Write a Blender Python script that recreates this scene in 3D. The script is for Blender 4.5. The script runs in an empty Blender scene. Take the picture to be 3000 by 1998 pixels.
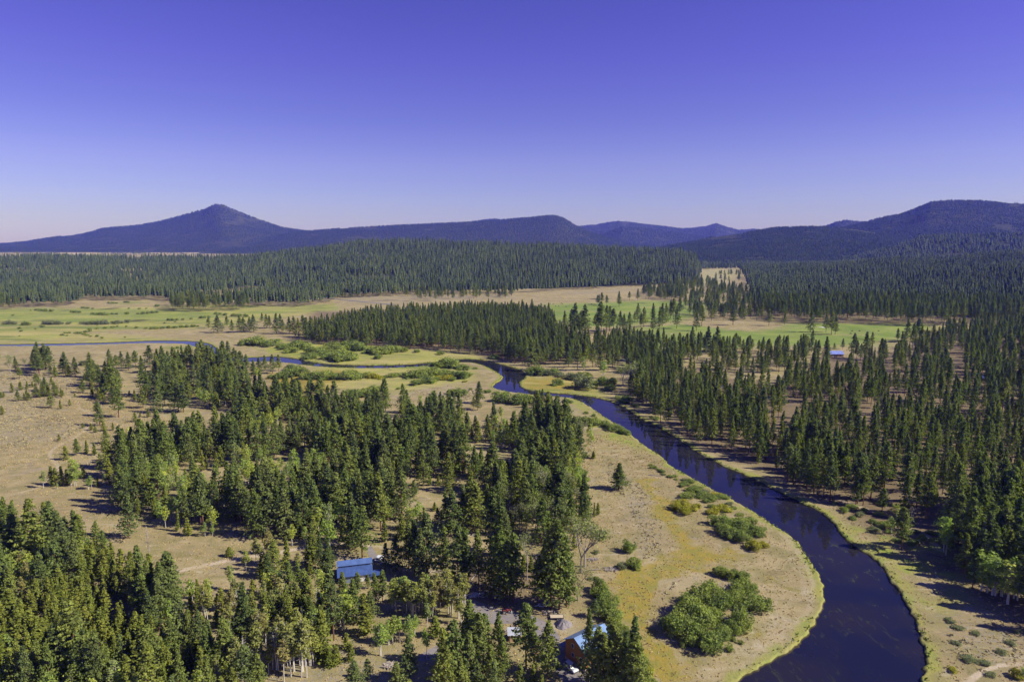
import bpy, math, random
import numpy as np

R = np.random.RandomState(11)
random.seed(5)
sc = bpy.context.scene
COL = sc.collection

# ------------------------------------------------------------------ camera, world, sun, exposure
CAMH = 120.0
PITCH = math.radians(8.35)
FPX = 2000.0                      # focal length in photograph pixels (3000 wide)
cam_d = bpy.data.cameras.new('camera')
cam = bpy.data.objects.new('camera', cam_d)
COL.objects.link(cam)
cam_d.lens = 24.0
cam_d.sensor_width = 36.0
cam_d.clip_start = 0.5
cam_d.clip_end = 60000
cam.location = (0, 0, CAMH)
cam.rotation_euler = (math.radians(90) - PITCH, 0, 0)
sc.camera = cam

SUN_EL, SUN_AZ = math.radians(39), math.radians(12)     # from +X (right of the view), a little behind the camera
sun_vec = (math.cos(SUN_EL) * math.cos(SUN_AZ), -math.cos(SUN_EL) * math.sin(SUN_AZ), math.sin(SUN_EL))

w = bpy.data.worlds.new('World')
sc.world = w
w.use_nodes = True
nt = w.node_tree
nt.nodes.clear()
N = nt.nodes.new
sky = N('ShaderNodeTexSky'); sky.sky_type = 'NISHITA'; sky.sun_disc = False
sky.sun_elevation = SUN_EL
sky.sun_rotation = math.radians(102)
sky.altitude = 1200; sky.air_density = 1.0; sky.dust_density = 0.6; sky.ozone_density = 2.0
tc = N('ShaderNodeTexCoord'); sep = N('ShaderNodeSeparateXYZ')
nt.links.new(tc.outputs['Generated'], sep.inputs[0])
mr = N('ShaderNodeMapRange'); mr.inputs['From Min'].default_value = 0.0; mr.inputs['From Max'].default_value = 0.4
nt.links.new(sep.outputs['Z'], mr.inputs['Value'])
ramp = N('ShaderNodeValToRGB')
nt.links.new(mr.outputs[0], ramp.inputs[0])
SKY = [(0.0, (0.46, 0.42, 0.80)), (0.14, (0.54, 0.465, 0.87)), (0.26, (0.58, 0.45, 0.87)), (0.42, (0.50, 0.37, 0.86)),
       (0.60, (0.48, 0.31, 0.90)), (0.78, (0.43, 0.285, 0.87)), (1.0, (0.20, 0.20, 0.70))]
el = ramp.color_ramp.elements
while len(el) > 1: el.remove(el[-1])
el[0].position = SKY[0][0]; el[0].color = SKY[0][1] + (1,)
for p_, c_ in SKY[1:]:
    e_ = el.new(p_); e_.color = c_ + (1,)
mx = N('ShaderNodeMix'); mx.data_type = 'RGBA'; mx.blend_type = 'MULTIPLY'; mx.inputs['Factor'].default_value = 1.0
nt.links.new(sky.outputs[0], mx.inputs['A']); nt.links.new(ramp.outputs[0], mx.inputs['B'])
bg = N('ShaderNodeBackground'); bg.inputs['Strength'].default_value = 0.122
nt.links.new(mx.outputs['Result'], bg.inputs['Color'])
wo = N('ShaderNodeOutputWorld'); nt.links.new(bg.outputs[0], wo.inputs[0])

sd = bpy.data.lights.new('sun', 'SUN'); sd.energy = 5.0; sd.angle = math.radians(0.5); sd.color = (1.0, 0.93, 0.82)
so = bpy.data.objects.new('sun', sd); COL.objects.link(so)
from mathutils import Vector, Matrix
so.rotation_euler = Vector(sun_vec).to_track_quat('Z', 'Y').to_euler()
so.location = (300, -100, 400)

vs = sc.view_settings
vs.view_transform = 'Standard'; vs.look = 'None'; vs.gamma = 1.0; vs.exposure = 0.3
sc.cycles.max_bounces = 5; sc.cycles.diffuse_bounces = 2; sc.cycles.glossy_bounces = 2
sc.cycles.transmission_bounces = 2; sc.cycles.transparent_max_bounces = 4; sc.cycles.volume_bounces = 0
sc.cycles.caustics_reflective = False; sc.cycles.caustics_refractive = False
sc.cycles.use_denoising = True

# ------------------------------------------------------------------ coordinates
CP, SP = math.cos(PITCH), math.sin(PITCH)
def ray(u, v):
    tx = (u - 1500) / FPX; ty = (999 - v) / FPX
    return tx, CP + ty * SP, -SP + ty * CP
def gnd(u, v, z=0.0):
    """the point of the plane at height z that the survey photo shows at (u, v)"""
    x, y, d = ray(u, v)
    t = (z - CAMH) / d
    return np.array([x * t, y * t, z])
def pxpm(p):
    depth = p[1] * CP - (p[2] - CAMH) * SP
    return FPX / depth
def proj(x, y, z):
    dep = y * CP - (z - CAMH) * SP
    up = y * SP + (z - CAMH) * CP
    return 1500 + FPX * x / dep, 999 - FPX * up / dep
def G(pts, z=0.0):
    return np.array([gnd(u, v, z)[:2] for u, v in pts])
def C3(l): return [(1700 + u * .552, 1300 + v * .552) for u, v in l]
def C4(l): return [(u / 2.24, 800 + v / 2.24) for u, v in l]
def C5(l): return [(1000 + u / 2.24, 800 + v / 2.24) for u, v in l]
def C6(l): return [(2000 + u / 2.24, 800 + v / 2.24) for u, v in l]
def C8(l): return [(900 + u / 2.355, 1400 + v / 2.355) for u, v in l]
def D(l): return [(u * 1.2744, v * 1.2744) for u, v in l]
def Q1(l): return [(u / 2.355, 560 + v / 2.355) for u, v in l]
def Q2(l): return [(1000 + u / 2.355, 560 + v / 2.355) for u, v in l]
def Q3(l): return [(2000 + u / 2.355, 560 + v / 2.355) for u, v in l]

def inpoly(px, py, poly):
    poly = np.asarray(poly); r = np.zeros(px.shape, bool)
    x0, y0 = poly[-1]
    for x1, y1 in poly:
        c = ((y1 > py) != (y0 > py))
        with np.errstate(divide='ignore', invalid='ignore'):
            xi = (x0 - x1) * (py - y1) / (y0 - y1 + 1e-12) + x1
        r ^= c & (px < xi)
        x0, y0 = x1, y1
    return r
def pldist(px, py, line):
    d = np.full(px.shape, 1e9); line = np.asarray(line)
    for (ax, ay), (bx, by) in zip(line[:-1], line[1:]):
        dx, dy = bx - ax, by - ay
        t = np.clip(((px - ax) * dx + (py - ay) * dy) / (dx * dx + dy * dy + 1e-9), 0, 1)
        d = np.minimum(d, np.hypot(px - ax - t * dx, py - ay - t * dy))
    return d
_perm = np.random.RandomState(3).rand(256, 256)
def vn(x, y):
    xi = np.floor(x).astype(int); yi = np.floor(y).astype(int)
    fx = x - xi; fy = y - yi
    fx = fx * fx * (3 - 2 * fx); fy = fy * fy * (3 - 2 * fy)
    a = _perm[xi & 255, yi & 255]; b = _perm[(xi + 1) & 255, yi & 255]
    c = _perm[xi & 255, (yi + 1) & 255]; d = _perm[(xi + 1) & 255, (yi + 1) & 255]
    return (a * (1 - fx) + b * fx) * (1 - fy) + (c * (1 - fx) + d * fx) * fy
def fbm(x, y, o=3):
    s = 0; a = .5; t = 0
    for i in range(o):
        s = s + a * vn(x + 17.3 * i, y - 9.1 * i); t += a; a *= .5; x = x * 2.03; y = y * 2.03
    return s / t
def smooth(a, b, x):
    t = np.clip((x - a) / (b - a), 0, 1); return t * t * (3 - 2 * t)
def densify(p, step):
    p = np.asarray(p, float); out = [p[0]]
    for a, b in zip(p[:-1], p[1:]):
        n = max(1, int(np.hypot(*(b - a)) / step))
        for k in range(1, n + 1): out.append(a + (b - a) * k / n)
    return np.array(out)
def chaikin(p, n=2, closed=False):
    p = np.asarray(p, float)
    for _ in range(n):
        q = []
        rng = range(len(p)) if closed else range(len(p) - 1)
        if not closed: q.append(p[0])
        for i in rng:
            a, b = p[i], p[(i + 1) % len(p)]
            q += [a * .75 + b * .25, a * .25 + b * .75]
        if not closed: q.append(p[-1])
        p = np.array(q)
    return p

# ------------------------------------------------------------------ object helpers
def tag(o, label=None, cat=None, group=None, kind=None):
    if label: o['label'] = label
    if cat: o['category'] = cat
    if group: o['group'] = group
    if kind: o['kind'] = kind
    return o
def mesh_np(name, V, F, mats, midx=None, smooth_=False):
    """V (n,3), F (m,k) integer array"""
    V = np.asarray(V, np.float32); F = np.asarray(F, np.int32)
    me = bpy.data.meshes.new(name)
    me.vertices.add(len(V)); me.vertices.foreach_set('co', V.ravel())
    m, k = F.shape
    me.loops.add(m * k); me.loops.foreach_set('vertex_index', F.ravel())
    me.polygons.add(m)
    me.polygons.foreach_set('loop_start', np.arange(0, m * k, k, dtype=np.int32))
    if smooth_: me.polygons.foreach_set('use_smooth', np.ones(m, bool))
    for mt in (mats if isinstance(mats, (list, tuple)) else [mats]): me.materials.append(mt)
    if midx is not None: me.polygons.foreach_set('material_index', np.asarray(midx, np.int32))
    me.update(calc_edges=True)
    return me
def link(name, me, parent=None, loc=(0, 0, 0)):
    o = bpy.data.objects.new(name, me); COL.objects.link(o); o.location = loc
    if parent is not None: o.parent = parent
    return o
def empty(name, loc, rz=0):
    o = bpy.data.objects.new(name, None); COL.objects.link(o)
    o.location = loc; o.rotation_euler = (0, 0, rz); o.empty_display_size = .5
    return o

class MB:
    """collects boxes, quads and tubes and builds them as one mesh"""
    def __init__(s): s.v = []; s.f = []
    def add(s, vs_, fs_):
        b = len(s.v); s.v += [tuple(map(float, p)) for p in vs_]; s.f += [tuple(b + i for i in f) for f in fs_]; return s
    def box(s, x0, x1, y0, y1, z0, z1):
        return s.add([(x0, y0, z0), (x1, y0, z0), (x1, y1, z0), (x0, y1, z0), (x0, y0, z1), (x1, y0, z1), (x1, y1, z1), (x0, y1, z1)],
                     [(0, 3, 2, 1), (4, 5, 6, 7), (0, 1, 5, 4), (1, 2, 6, 5), (2, 3, 7, 6), (3, 0, 4, 7)])
    def slab(s, pts, th):
        """a quad or polygon with thickness th downwards"""
        n = len(pts); a = [tuple(p) for p in pts]; b = [(p[0], p[1], p[2] - th) for p in pts]
        fs_ = [tuple(range(n)), tuple(range(2 * n - 1, n - 1, -1))]
        for i in range(n):
            j = (i + 1) % n; fs_.append((i, i + n, j + n, j))
        return s.add(a + b, fs_)
    def prism(s, prof, y0, y1):
        """profile of (x, z) points extruded along y"""
        n = len(prof); a = [(x, y0, z) for x, z in prof]; b = [(x, y1, z) for x, z in prof]
        fs_ = [tuple(range(n)), tuple(range(2 * n - 1, n - 1, -1))]
        for i in range(n):
            j = (i + 1) % n; fs_.append((i, i + n, j + n, j))
        return s.add(a + b, fs_)
    def tube(s, p, q, r0, r1=None, n=6):
        r1 = r0 if r1 is None else r1
        p = Vector(p); q = Vector(q); d = (q - p); l = d.length
        if l < 1e-6: return s
        m = d.to_track_quat('Z', 'Y').to_matrix(); a = []
        for k, (c, r) in enumerate(((p, r0), (q, r1))):
            for i in range(n):
                t = 2 * math.pi * i / n
                a.append(tuple(c + m @ Vector((r * math.cos(t), r * math.sin(t), 0))))
        fs_ = [(i, (i + 1) % n, n + (i + 1) % n, n + i) for i in range(n)] + [tuple(range(n - 1, -1, -1)), tuple(range(n, 2 * n))]
        return s.add(a, fs_)
    def mesh(s, name, mat):
        me = bpy.data.meshes.new(name); me.from_pydata(s.v, [], s.f); me.materials.append(mat); me.update(); return me
    def build(s, name, mat, parent=None, bevel=0):
        me = s.mesh(name, mat)
        if bevel:
            import bmesh
            bm = bmesh.new(); bm.from_mesh(me)
            bmesh.ops.bevel(bm, geom=bm.edges[:], offset=bevel, segments=1, affect='EDGES', clamp_overlap=True)
            bm.to_mesh(me); bm.free()
        return link(name, me, parent)

# ------------------------------------------------------------------ materials
class NT:
    def __init__(s, name):
        s.m = bpy.data.materials.new(name); s.m.use_nodes = True
        s.t = s.m.node_tree; s.t.nodes.clear()
        s.out = s.n('ShaderNodeOutputMaterial')
    def n(s, ty, **kw):
        nd = s.t.nodes.new(ty)
        for k, v in kw.items(): setattr(nd, k, v)
        return nd
    def l(s, a, b): s.t.links.new(a, b); return s
    def put(s, inp, v):
        if hasattr(v, 'links'): s.l(v, inp)
        else: inp.default_value = v if not (isinstance(v, tuple) and len(v) == 3 and len(inp.default_value) == 4) else v + (1,)
    def noise(s, vec, scale, detail=3, rough=.55, dist=0):
        nd = s.n('ShaderNodeTexNoise'); s.l(vec, nd.inputs['Vector'])
        nd.inputs['Scale'].default_value = scale; nd.inputs['Detail'].default_value = detail
        nd.inputs['Roughness'].default_value = rough; nd.inputs['Distortion'].default_value = dist
        return nd.outputs['Fac']
    def ss(s, x, a, b, lo=0., hi=1.):
        nd = s.n('ShaderNodeMapRange', interpolation_type='SMOOTHSTEP'); s.put(nd.inputs['Value'], x)
        nd.inputs['From Min'].default_value = a; nd.inputs['From Max'].default_value = b
        nd.inputs['To Min'].default_value = lo; nd.inputs['To Max'].default_value = hi
        return nd.outputs[0]
    def mix(s, f, a, b, mode='MIX'):
        nd = s.n('ShaderNodeMix', data_type='RGBA', blend_type=mode)
        s.put(nd.inputs['Factor'], f); s.put(nd.inputs['A'], a); s.put(nd.inputs['B'], b)
        return nd.outputs['Result']
    def ma(s, op, a, b=0.):
        nd = s.n('ShaderNodeMath', operation=op); s.put(nd.inputs[0], a); s.put(nd.inputs[1], b); return nd.outputs[0]
    def obj(s): return s.n('ShaderNodeTexCoord').outputs['Object']
    def pos(s): return s.n('ShaderNodeNewGeometry').outputs['Position']
    def princ(s, col, rough=.8, **kw):
        p = s.n('ShaderNodeBsdfPrincipled'); s.put(p.inputs['Base Color'], col); s.put(p.inputs['Roughness'], rough)
        for k, v in kw.items(): s.put(p.inputs[k.replace('_', ' ')], v)
        s.l(p.outputs[0], s.out.inputs['Surface']); return p
    def bump(s, p, h, strength=.5, dist=.1):
        b = s.n('ShaderNodeBump'); s.l(h, b.inputs['Height']); b.inputs['Strength'].default_value = strength
        b.inputs['Distance'].default_value = dist; s.l(b.outputs[0], p.inputs['Normal'])

def simple(name, c, rough=.7, var=.25, scale=2., metal=0., bump=0.):
    t = NT(name); o = t.obj(); n = t.noise(o, scale, 4, .6)
    d = tuple(x * (1 - var) for x in c); e = tuple(min(1, x * (1 + var)) for x in c)
    p = t.princ(t.mix(t.ss(n, .3, .7), d, e), rough, Metallic=metal)
    if bump: t.bump(p, t.noise(o, scale * 6, 3), .6, bump)
    return t.m

def foliage_mat(name, cols, clump=9., trans=.25, amp=.3):
    """leaf colour: a tone of its own per tree, lighter and darker clumps within the crown"""
    t = NT(name)
    oi = t.n('ShaderNodeObjectInfo')
    rp = t.n('ShaderNodeValToRGB'); t.l(oi.outputs['Random'], rp.inputs[0])
    e = rp.color_ramp.elements
    while len(e) > 1: e.remove(e[-1])
    e[0].position = 0; e[0].color = cols[0] + (1,)
    for i, c in enumerate(cols[1:]):
        q = e.new((i + 1) / (len(cols) - 1)); q.color = c + (1,)
    o = t.obj()
    n1 = t.noise(o, clump, 2); n2 = t.noise(o, clump * 4, 2)
    c = t.mix(t.ss(n1, .35, .65), t.mix(1., rp.outputs[0], (1 - amp, 1 - amp, 1 - amp * .8), 'MULTIPLY'),
              t.mix(1., rp.outputs[0], (1 + amp * 1.1, 1 + amp, 1 + amp * .4), 'MULTIPLY'))
    c = t.mix(t.ss(n2, .3, .7, 0., .35), c, t.mix(1., c, (1.35, 1.2, .8), 'MULTIPLY'))
    df = t.n('ShaderNodeBsdfDiffuse'); t.l(c, df.inputs[0])
    tr = t.n('ShaderNodeBsdfTranslucent'); t.l(t.mix(1., c, (1.1, 1.25, .6), 'MULTIPLY'), tr.inputs[0])
    ms = t.n('ShaderNodeMixShader'); ms.inputs[0].default_value = trans
    t.l(df.outputs[0], ms.inputs[1]); t.l(tr.outputs[0], ms.inputs[2])
    t.l(ms.outputs[0], t.out.inputs['Surface'])
    return t.m

M = {}
M['pine'] = foliage_mat('pine_needles', [(.145, .198, .060), (.200, .255, .070), (.165, .222, .078), (.245, .285, .072), (.175, .225, .090), (.125, .172, .062), (.22, .26, .095)], trans=.3)
M['young'] = foliage_mat('young_pine_needles', [(.195, .240, .055), (.245, .285, .065), (.210, .245, .060), (.27, .295, .065)], trans=.3)
M['aspen'] = foliage_mat('aspen_leaves', [(.38, .50, .13), (.31, .41, .13), (.50, .56, .13), (.32, .39, .18), (.36, .47, .11)], trans=.4)
M['birch'] = foliage_mat('turning_birch_leaves', [(.34, .36, .14), (.30, .33, .12), (.39, .42, .14), (.33, .30, .14), (.35, .40, .11)], trans=.4)
M['cottonwood'] = foliage_mat('cottonwood_leaves', [(.27, .31, .13), (.24, .26, .14), (.31, .38, .13)], trans=.35)
M['willow'] = foliage_mat('willow_leaves', [(.21, .28, .085), (.26, .33, .10), (.31, .37, .10)], clump=1.2, trans=.3)
M['yellow_willow'] = foliage_mat('yellowing_willow_leaves', [(.37, .38, .06), (.43, .42, .07)], clump=1.2, trans=.3)
M['grey_willow'] = foliage_mat('grey_willow_leaves', [(.22, .26, .14), (.27, .30, .165)], clump=1.2, trans=.25)
M['sage'] = foliage_mat('sagebrush_leaves', [(.30, .28, .20), (.36, .33, .22), (.38, .33, .19), (.44, .36, .18)], clump=.3, trans=.1)
M['pbark'] = simple('ponderosa_bark', (.20, .105, .065), .95, .4, 1.5)
M['ybark'] = simple('young_pine_bark', (.12, .085, .06), .95, .35, 3)
M['abark'] = simple('white_aspen_bark', (.62, .58, .50), .8, .25, 3)
M['dead'] = simple('dead_grey_wood', (.34, .30, .27), .9, .25, 4)
def far_mat(name, c0, c1):
    t = NT(name); at = t.n('ShaderNodeAttribute', attribute_name='tone'); n = t.noise(t.pos(), .006, 3)
    c = t.mix(at.outputs['Fac'], c0, c1); c = t.mix(t.ss(n, .4, .62, 0, .45), c, t.mix(1., c, (.62, .66, .72), 'MULTIPLY'))
    d = t.n('ShaderNodeBsdfDiffuse'); t.l(c, d.inputs[0]); t.l(d.outputs[0], t.out.inputs['Surface']); return t.m
M['farcon'] = far_mat('distant_conifer_needles', (.035, .055, .026), (.120, .145, .055))
M['mtncon'] = far_mat('mountain_conifer_needles', (.022, .034, .020), (.055, .070, .034))

# ------------------------------------------------------------------ the river's two banks (left/near and right/far edge of the water)
WL = -0.75
LB = [(1980, 2150), (2080, 2050), (2169, 1998), (2219, 1968), (2263, 1940), (2324, 1907), (2362, 1874), (2390, 1830), (2407, 1797), (2415, 1769),
      (2418, 1731), (2401, 1686), (2379, 1653), (2357, 1615), (2335, 1584), (2307, 1565), (2263, 1537), (2219, 1507), (2175, 1482), (2131, 1457),
      (2086, 1435), (2042, 1408), (1998, 1386), (1959, 1361), (1937, 1336), (1902, 1316), (1875, 1296), (1844, 1267), (1812, 1246), (1781, 1229),
      (1750, 1208), (1723, 1188), (1696, 1175), (1670, 1166), (1620, 1162), (1570, 1159), (1527, 1153), (1469, 1146), (1442, 1136), (1452, 1124),
      (1472, 1114), (1476, 1104), (1460, 1094), (1435, 1080), (1412, 1070), (1385, 1063), (1345, 1062), (1300, 1066), (1230, 1075), (1150, 1079),
      (1060, 1080), (960, 1077), (893, 1071), (830, 1062), (786, 1060), (700, 1062), (640, 1056), (602, 1040), (590, 1022), (560, 1012),
      (536, 1007), (402, 1006), (335, 1009), (223, 1012), (112, 1015), (0, 1015), (-260, 1015), (-700, 1012)]
RB = [(2420, 2200), (2600, 2120), (2680, 2050), (2694, 1998), (2705, 1973), (2710, 1935), (2699, 1885), (2683, 1835), (2660, 1786), (2638, 1742),
      (2611, 1708), (2589, 1670), (2556, 1637), (2517, 1609), (2462, 1576), (2445, 1537), (2412, 1507), (2362, 1482), (2307, 1455), (2263, 1435),
      (2219, 1410), (2169, 1388), (2120, 1369), (2086, 1350), (2042, 1328), (2000, 1296), (1955, 1269), (1920, 1246), (1875, 1229), (1848, 1206),
      (1817, 1188), (1768, 1171), (1723, 1162), (1670, 1156), (1625, 1153), (1575, 1149), (1536, 1141), (1520, 1131), (1520, 1119), (1538, 1110),
      (1540, 1097), (1527, 1086), (1491, 1075), (1446, 1063), (1402, 1054), (1357, 1052), (1300, 1057), (1230, 1067), (1150, 1071), (1060, 1072),
      (960, 1068), (900, 1060), (860, 1050), (800, 1044), (740, 1048), (680, 1048), (645, 1040), (632, 1020), (616, 1008), (576, 1001), (536, 999),
      (446, 998), (330, 1004), (179, 1007), (0, 1010), (-260, 1010), (-700, 1006)]
LBg = chaikin(G(LB, WL), 2); RBg = chaikin(G(RB, WL), 2)
RIVER = np.vstack([LBg, RBg[::-1]])
def river_sd(x, y):
    """distance to the water's edge, negative in the river"""
    d = np.minimum(pldist(x, y, LBg), pldist(x, y, RBg))
    return np.where(inpoly(x, y, RIVER), -d, d)

# ------------------------------------------------------------------ ground cover regions
FIELD = [G([(1600, 890), (1750, 887), (1900, 881), (2060, 884), (2120, 888), (2070, 905), (2060, 925), (1990, 938), (1900, 948), (1800, 958), (1700, 955), (1600, 935)]),
         G([(1850, 962), (2000, 948), (2060, 958), (2200, 972), (2290, 962), (2320, 948), (2760, 949), (2735, 965), (2650, 992), (2560, 1012),
            (2400, 1018), (2250, 1012), (2100, 1025), (1950, 1022), (1830, 1047), (1750, 1022), (1790, 990)]),
         G([(0, 905), (120, 900), (260, 905), (420, 906), (560, 908), (660, 916), (620, 936), (400, 943), (250, 945), (0, 941), (-500, 940), (-500, 903)]),
         G([(90, 985), (120, 978), (170, 980), (165, 990), (110, 991)]), G([(330, 887), (420, 880), (430, 888), (350, 893)]),
         G([(700, 912), (900, 906), (980, 902), (980, 908), (820, 918), (720, 920)])]
MEADOW = [G([(-500, 915), (0, 912), (400, 900), (650, 890), (820, 900), (980, 890), (1000, 905), (860, 925), (640, 960), (420, 965), (200, 975), (60, 1000), (-500, 1000)]),
          G([(-500, 975), (0, 975), (350, 985), (560, 995), (420, 1000), (0, 1006), (-500, 1008)]),
          G(C4([(1100, 480), (1200, 470), (1260, 490), (1260, 560), (1130, 570), (1050, 540)])),
          G(C4([(1600, 440), (2240, 460), (2240, 640), (1880, 560), (1740, 500)])), G(C5([(-60, 480), (430, 500), (850, 530), (1000, 560), (800, 580), (300, 610), (-60, 600)])),
          G(C5([(-200, 620), (600, 590), (900, 620), (840, 720), (300, 780), (-200, 740)])), G(C5([(1180, 680), (1500, 680), (1700, 760), (1700, 810), (1400, 790), (1180, 760)]))]
MARSH = [G(C3([(160, 745), (230, 690), (400, 645), (560, 600), (530, 520), (480, 440), (420, 380), (330, 220), (370, 200), (470, 330), (530, 430), (600, 540),
               (780, 560), (880, 600), (760, 640), (640, 650), (520, 680), (420, 730), (390, 800), (340, 860), (320, 1000), (420, 1090), (520, 1140),
               (620, 1180), (560, 1230), (430, 1300), (400, 1264), (350, 1150), (250, 960), (200, 850)])),
         G(C3([(960, 980), (1060, 990), (1010, 1050), (930, 1050)])), G(C3([(720, 1150), (820, 1100), (800, 1170), (700, 1230)])),
         G(C5([(1960, 1370), (2060, 1360), (2100, 1420), (2000, 1430)])), G(C3([(1040, 740), (1130, 760), (1120, 800), (1050, 790)])),
         G(C5([(1180, 690), (1500, 690), (1680, 780), (1300, 770), (1180, 740)])), G(C4([(1750, 660), (2240, 640), (2240, 760), (1980, 800), (1800, 760)]))]
SAND = [G(C3([(380, 740), (440, 700), (560, 680), (660, 690), (600, 710), (500, 720), (420, 750)])), G(C3([(960, 960), (1080, 950), (1160, 860), (1200, 800), (1130, 940), (1020, 1090), (860, 1170), (780, 1180), (900, 1080), (1060, 1000)])),
        G(C3([(1180, 640), (1230, 740), (1250, 830), (1210, 860), (1180, 760)])), G(C3([(1100, 560), (1180, 640), (1150, 600)])),
        G(C8([(1660, 960), (1740, 960), (1850, 1040), (1780, 1060), (1700, 1040)])), G(C3([(820, 1240), (930, 1215), (900, 1235), (840, 1262)]))]
SAGE = [G(C3([(150, 80), (330, 220), (430, 400), (440, 560), (300, 680), (200, 640), (330, 500), (250, 330), (130, 180)])),
        G(C3([(420, 800), (520, 720), (640, 720), (620, 760), (500, 780), (440, 840)])),
        G(C4([(-200, 640), (600, 680), (560, 760), (300, 900), (560, 1000), (400, 1100), (0, 1160), (-200, 1160)])),
        G(C4([(650, 1100), (960, 1130), (940, 1190), (700, 1280), (560, 1280), (620, 1180)])), G(C3([(1930, 960), (2050, 900), (2240, 960), (2355, 1080), (2355, 1264), (2100, 1200), (2000, 1140)])),
        G(C5([(440, 770), (700, 740), (900, 760), (860, 830), (700, 850)])), G(C5([(1400, 820), (1560, 870), (1620, 920), (1500, 950), (1400, 920)])),
        G(Q2([(0, 730), (400, 720), (1200, 715), (1200, 740), (700, 760), (300, 785), (0, 770)])), G(Q2([(1500, 700), (2000, 670), (2300, 640), (2355, 650), (2000, 690), (1600, 715)])),
        G([(600, 1900), (760, 1870), (1000, 1900), (1150, 1900), (1200, 2050), (640, 2080)])]
DUFF = [G(C6([(-300, 560), (150, 640), (480, 740), (800, 680), (900, 560), (1300, 540), (1700, 420), (2400, 380), (2900, 420), (2900, 1700), (1900, 1700), (1500, 1640), (1150, 1520), (700, 1400), (400, 1240), (0, 1110)])),
        G(C3([(1100, 230), (2355, 300), (2500, 1264), (2200, 900), (2000, 720), (1750, 600), (1500, 480), (1350, 330)])),
        G(C5([(-200, 250), (1350, 250), (1500, 420), (1500, 560), (1350, 600), (1150, 590), (700, 500), (-200, 450)])),
        G(C8([(840, 560), (1100, 600), (1300, 600), (1700, 600), (1900, 780), (1700, 940), (1100, 850), (900, 700)]))]
GRASSY = [G(C3([(1400, 420), (1700, 500), (1980, 520), (2000, 760), (1900, 870), (1700, 840), (1650, 700), (1480, 560)])), G(C3([(1750, 880), (1850, 900), (1900, 1100), (1880, 1300), (1790, 1300), (1840, 1100)])),
          G(C5([(1500, 820), (1700, 800), (1800, 860), (1700, 850)])), G(C5([(1400, 800), (1560, 820), (1700, 950), (1900, 1060), (2000, 1180), (1800, 1100), (1560, 1000), (1640, 940)])),
          G(C4([(1600, 440), (2240, 470), (2240, 600), (1860, 560)])), G(C5([(-60, 470), (430, 500), (400, 530), (100, 580), (-60, 600)]))]
PALE = [G(Q1([(-200, 432), (300, 445), (520, 410), (690, 420), (690, 440), (400, 450), (0, 455)])), G(Q1([(690, 480), (1000, 465), (1400, 475), (1300, 492), (900, 500), (690, 500)])),
        G(Q1([(1020, 415), (1100, 405), (1140, 425), (1050, 430)])), G(Q1([(1200, 410), (1390, 405), (1380, 430), (1220, 430)])), G(Q1([(1850, 405), (2080, 412), (2000, 440), (1760, 440)])),
        G(Q3([(-20, 655), (120, 600), (120, 543), (380, 536), (390, 570), (270, 640), (60, 665)])), G(Q1([(-200, 530), (200, 530), (200, 542), (-200, 545)]))]
TRACKS = [(C4([(-60, 1500), (30, 1470), (130, 1440), (250, 1412), (330, 1350), (395, 1275), (350, 1230), (320, 1190), (350, 1150), (430, 1110), (540, 1050), (600, 985), (640, 940), (560, 905), (510, 880), (520, 850)]), 1.1),
          ([(420, 1700), (459, 1683), (534, 1670), (597, 1656), (712, 1634), (824, 1616), (930, 1598), (1010, 1590), (1080, 1600)], 1.5),
          (C4([(200, 770), (300, 740), (420, 720)]), 1.2), (C4([(400, 815), (470, 812), (560, 780)]), 1.2),
          (C3([(1060, 470), (1120, 530), (1180, 620), (1230, 700), (1240, 800), (1190, 930)]), .8), (C3([(1090, 480), (1160, 560), (1215, 660)]), .6),
          (C3([(1360, 290), (1440, 320), (1560, 360)]), 1.4), (C3([(1770, 455), (1850, 490), (1900, 560)]), 1.6),
          (C3([(2030, 1290), (2080, 1240), (2180, 1185), (2300, 1165), (2400, 1165)]), .9),
          (C3([(-20, 100), (120, 260), (180, 420), (230, 520)]), .9)]
TRACKS = [(densify(chaikin(G(p), 2), 8), wd) for p, wd in TRACKS]

def cover(x, y):
    """masks of the ground cover at world points"""
    nx = (fbm(x / 9, y / 9) - .5); ny = (fbm(x / 9 + 50, y / 9 + 31) - .5)
    dist = np.hypot(x, y)
    a = 3 + dist * .012
    wx = x + nx * a * 2; wy = y + ny * a * 5
    m = lambda polys: np.max([inpoly(wx, wy, p) for p in polys], axis=0).astype(float)
    return m

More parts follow.
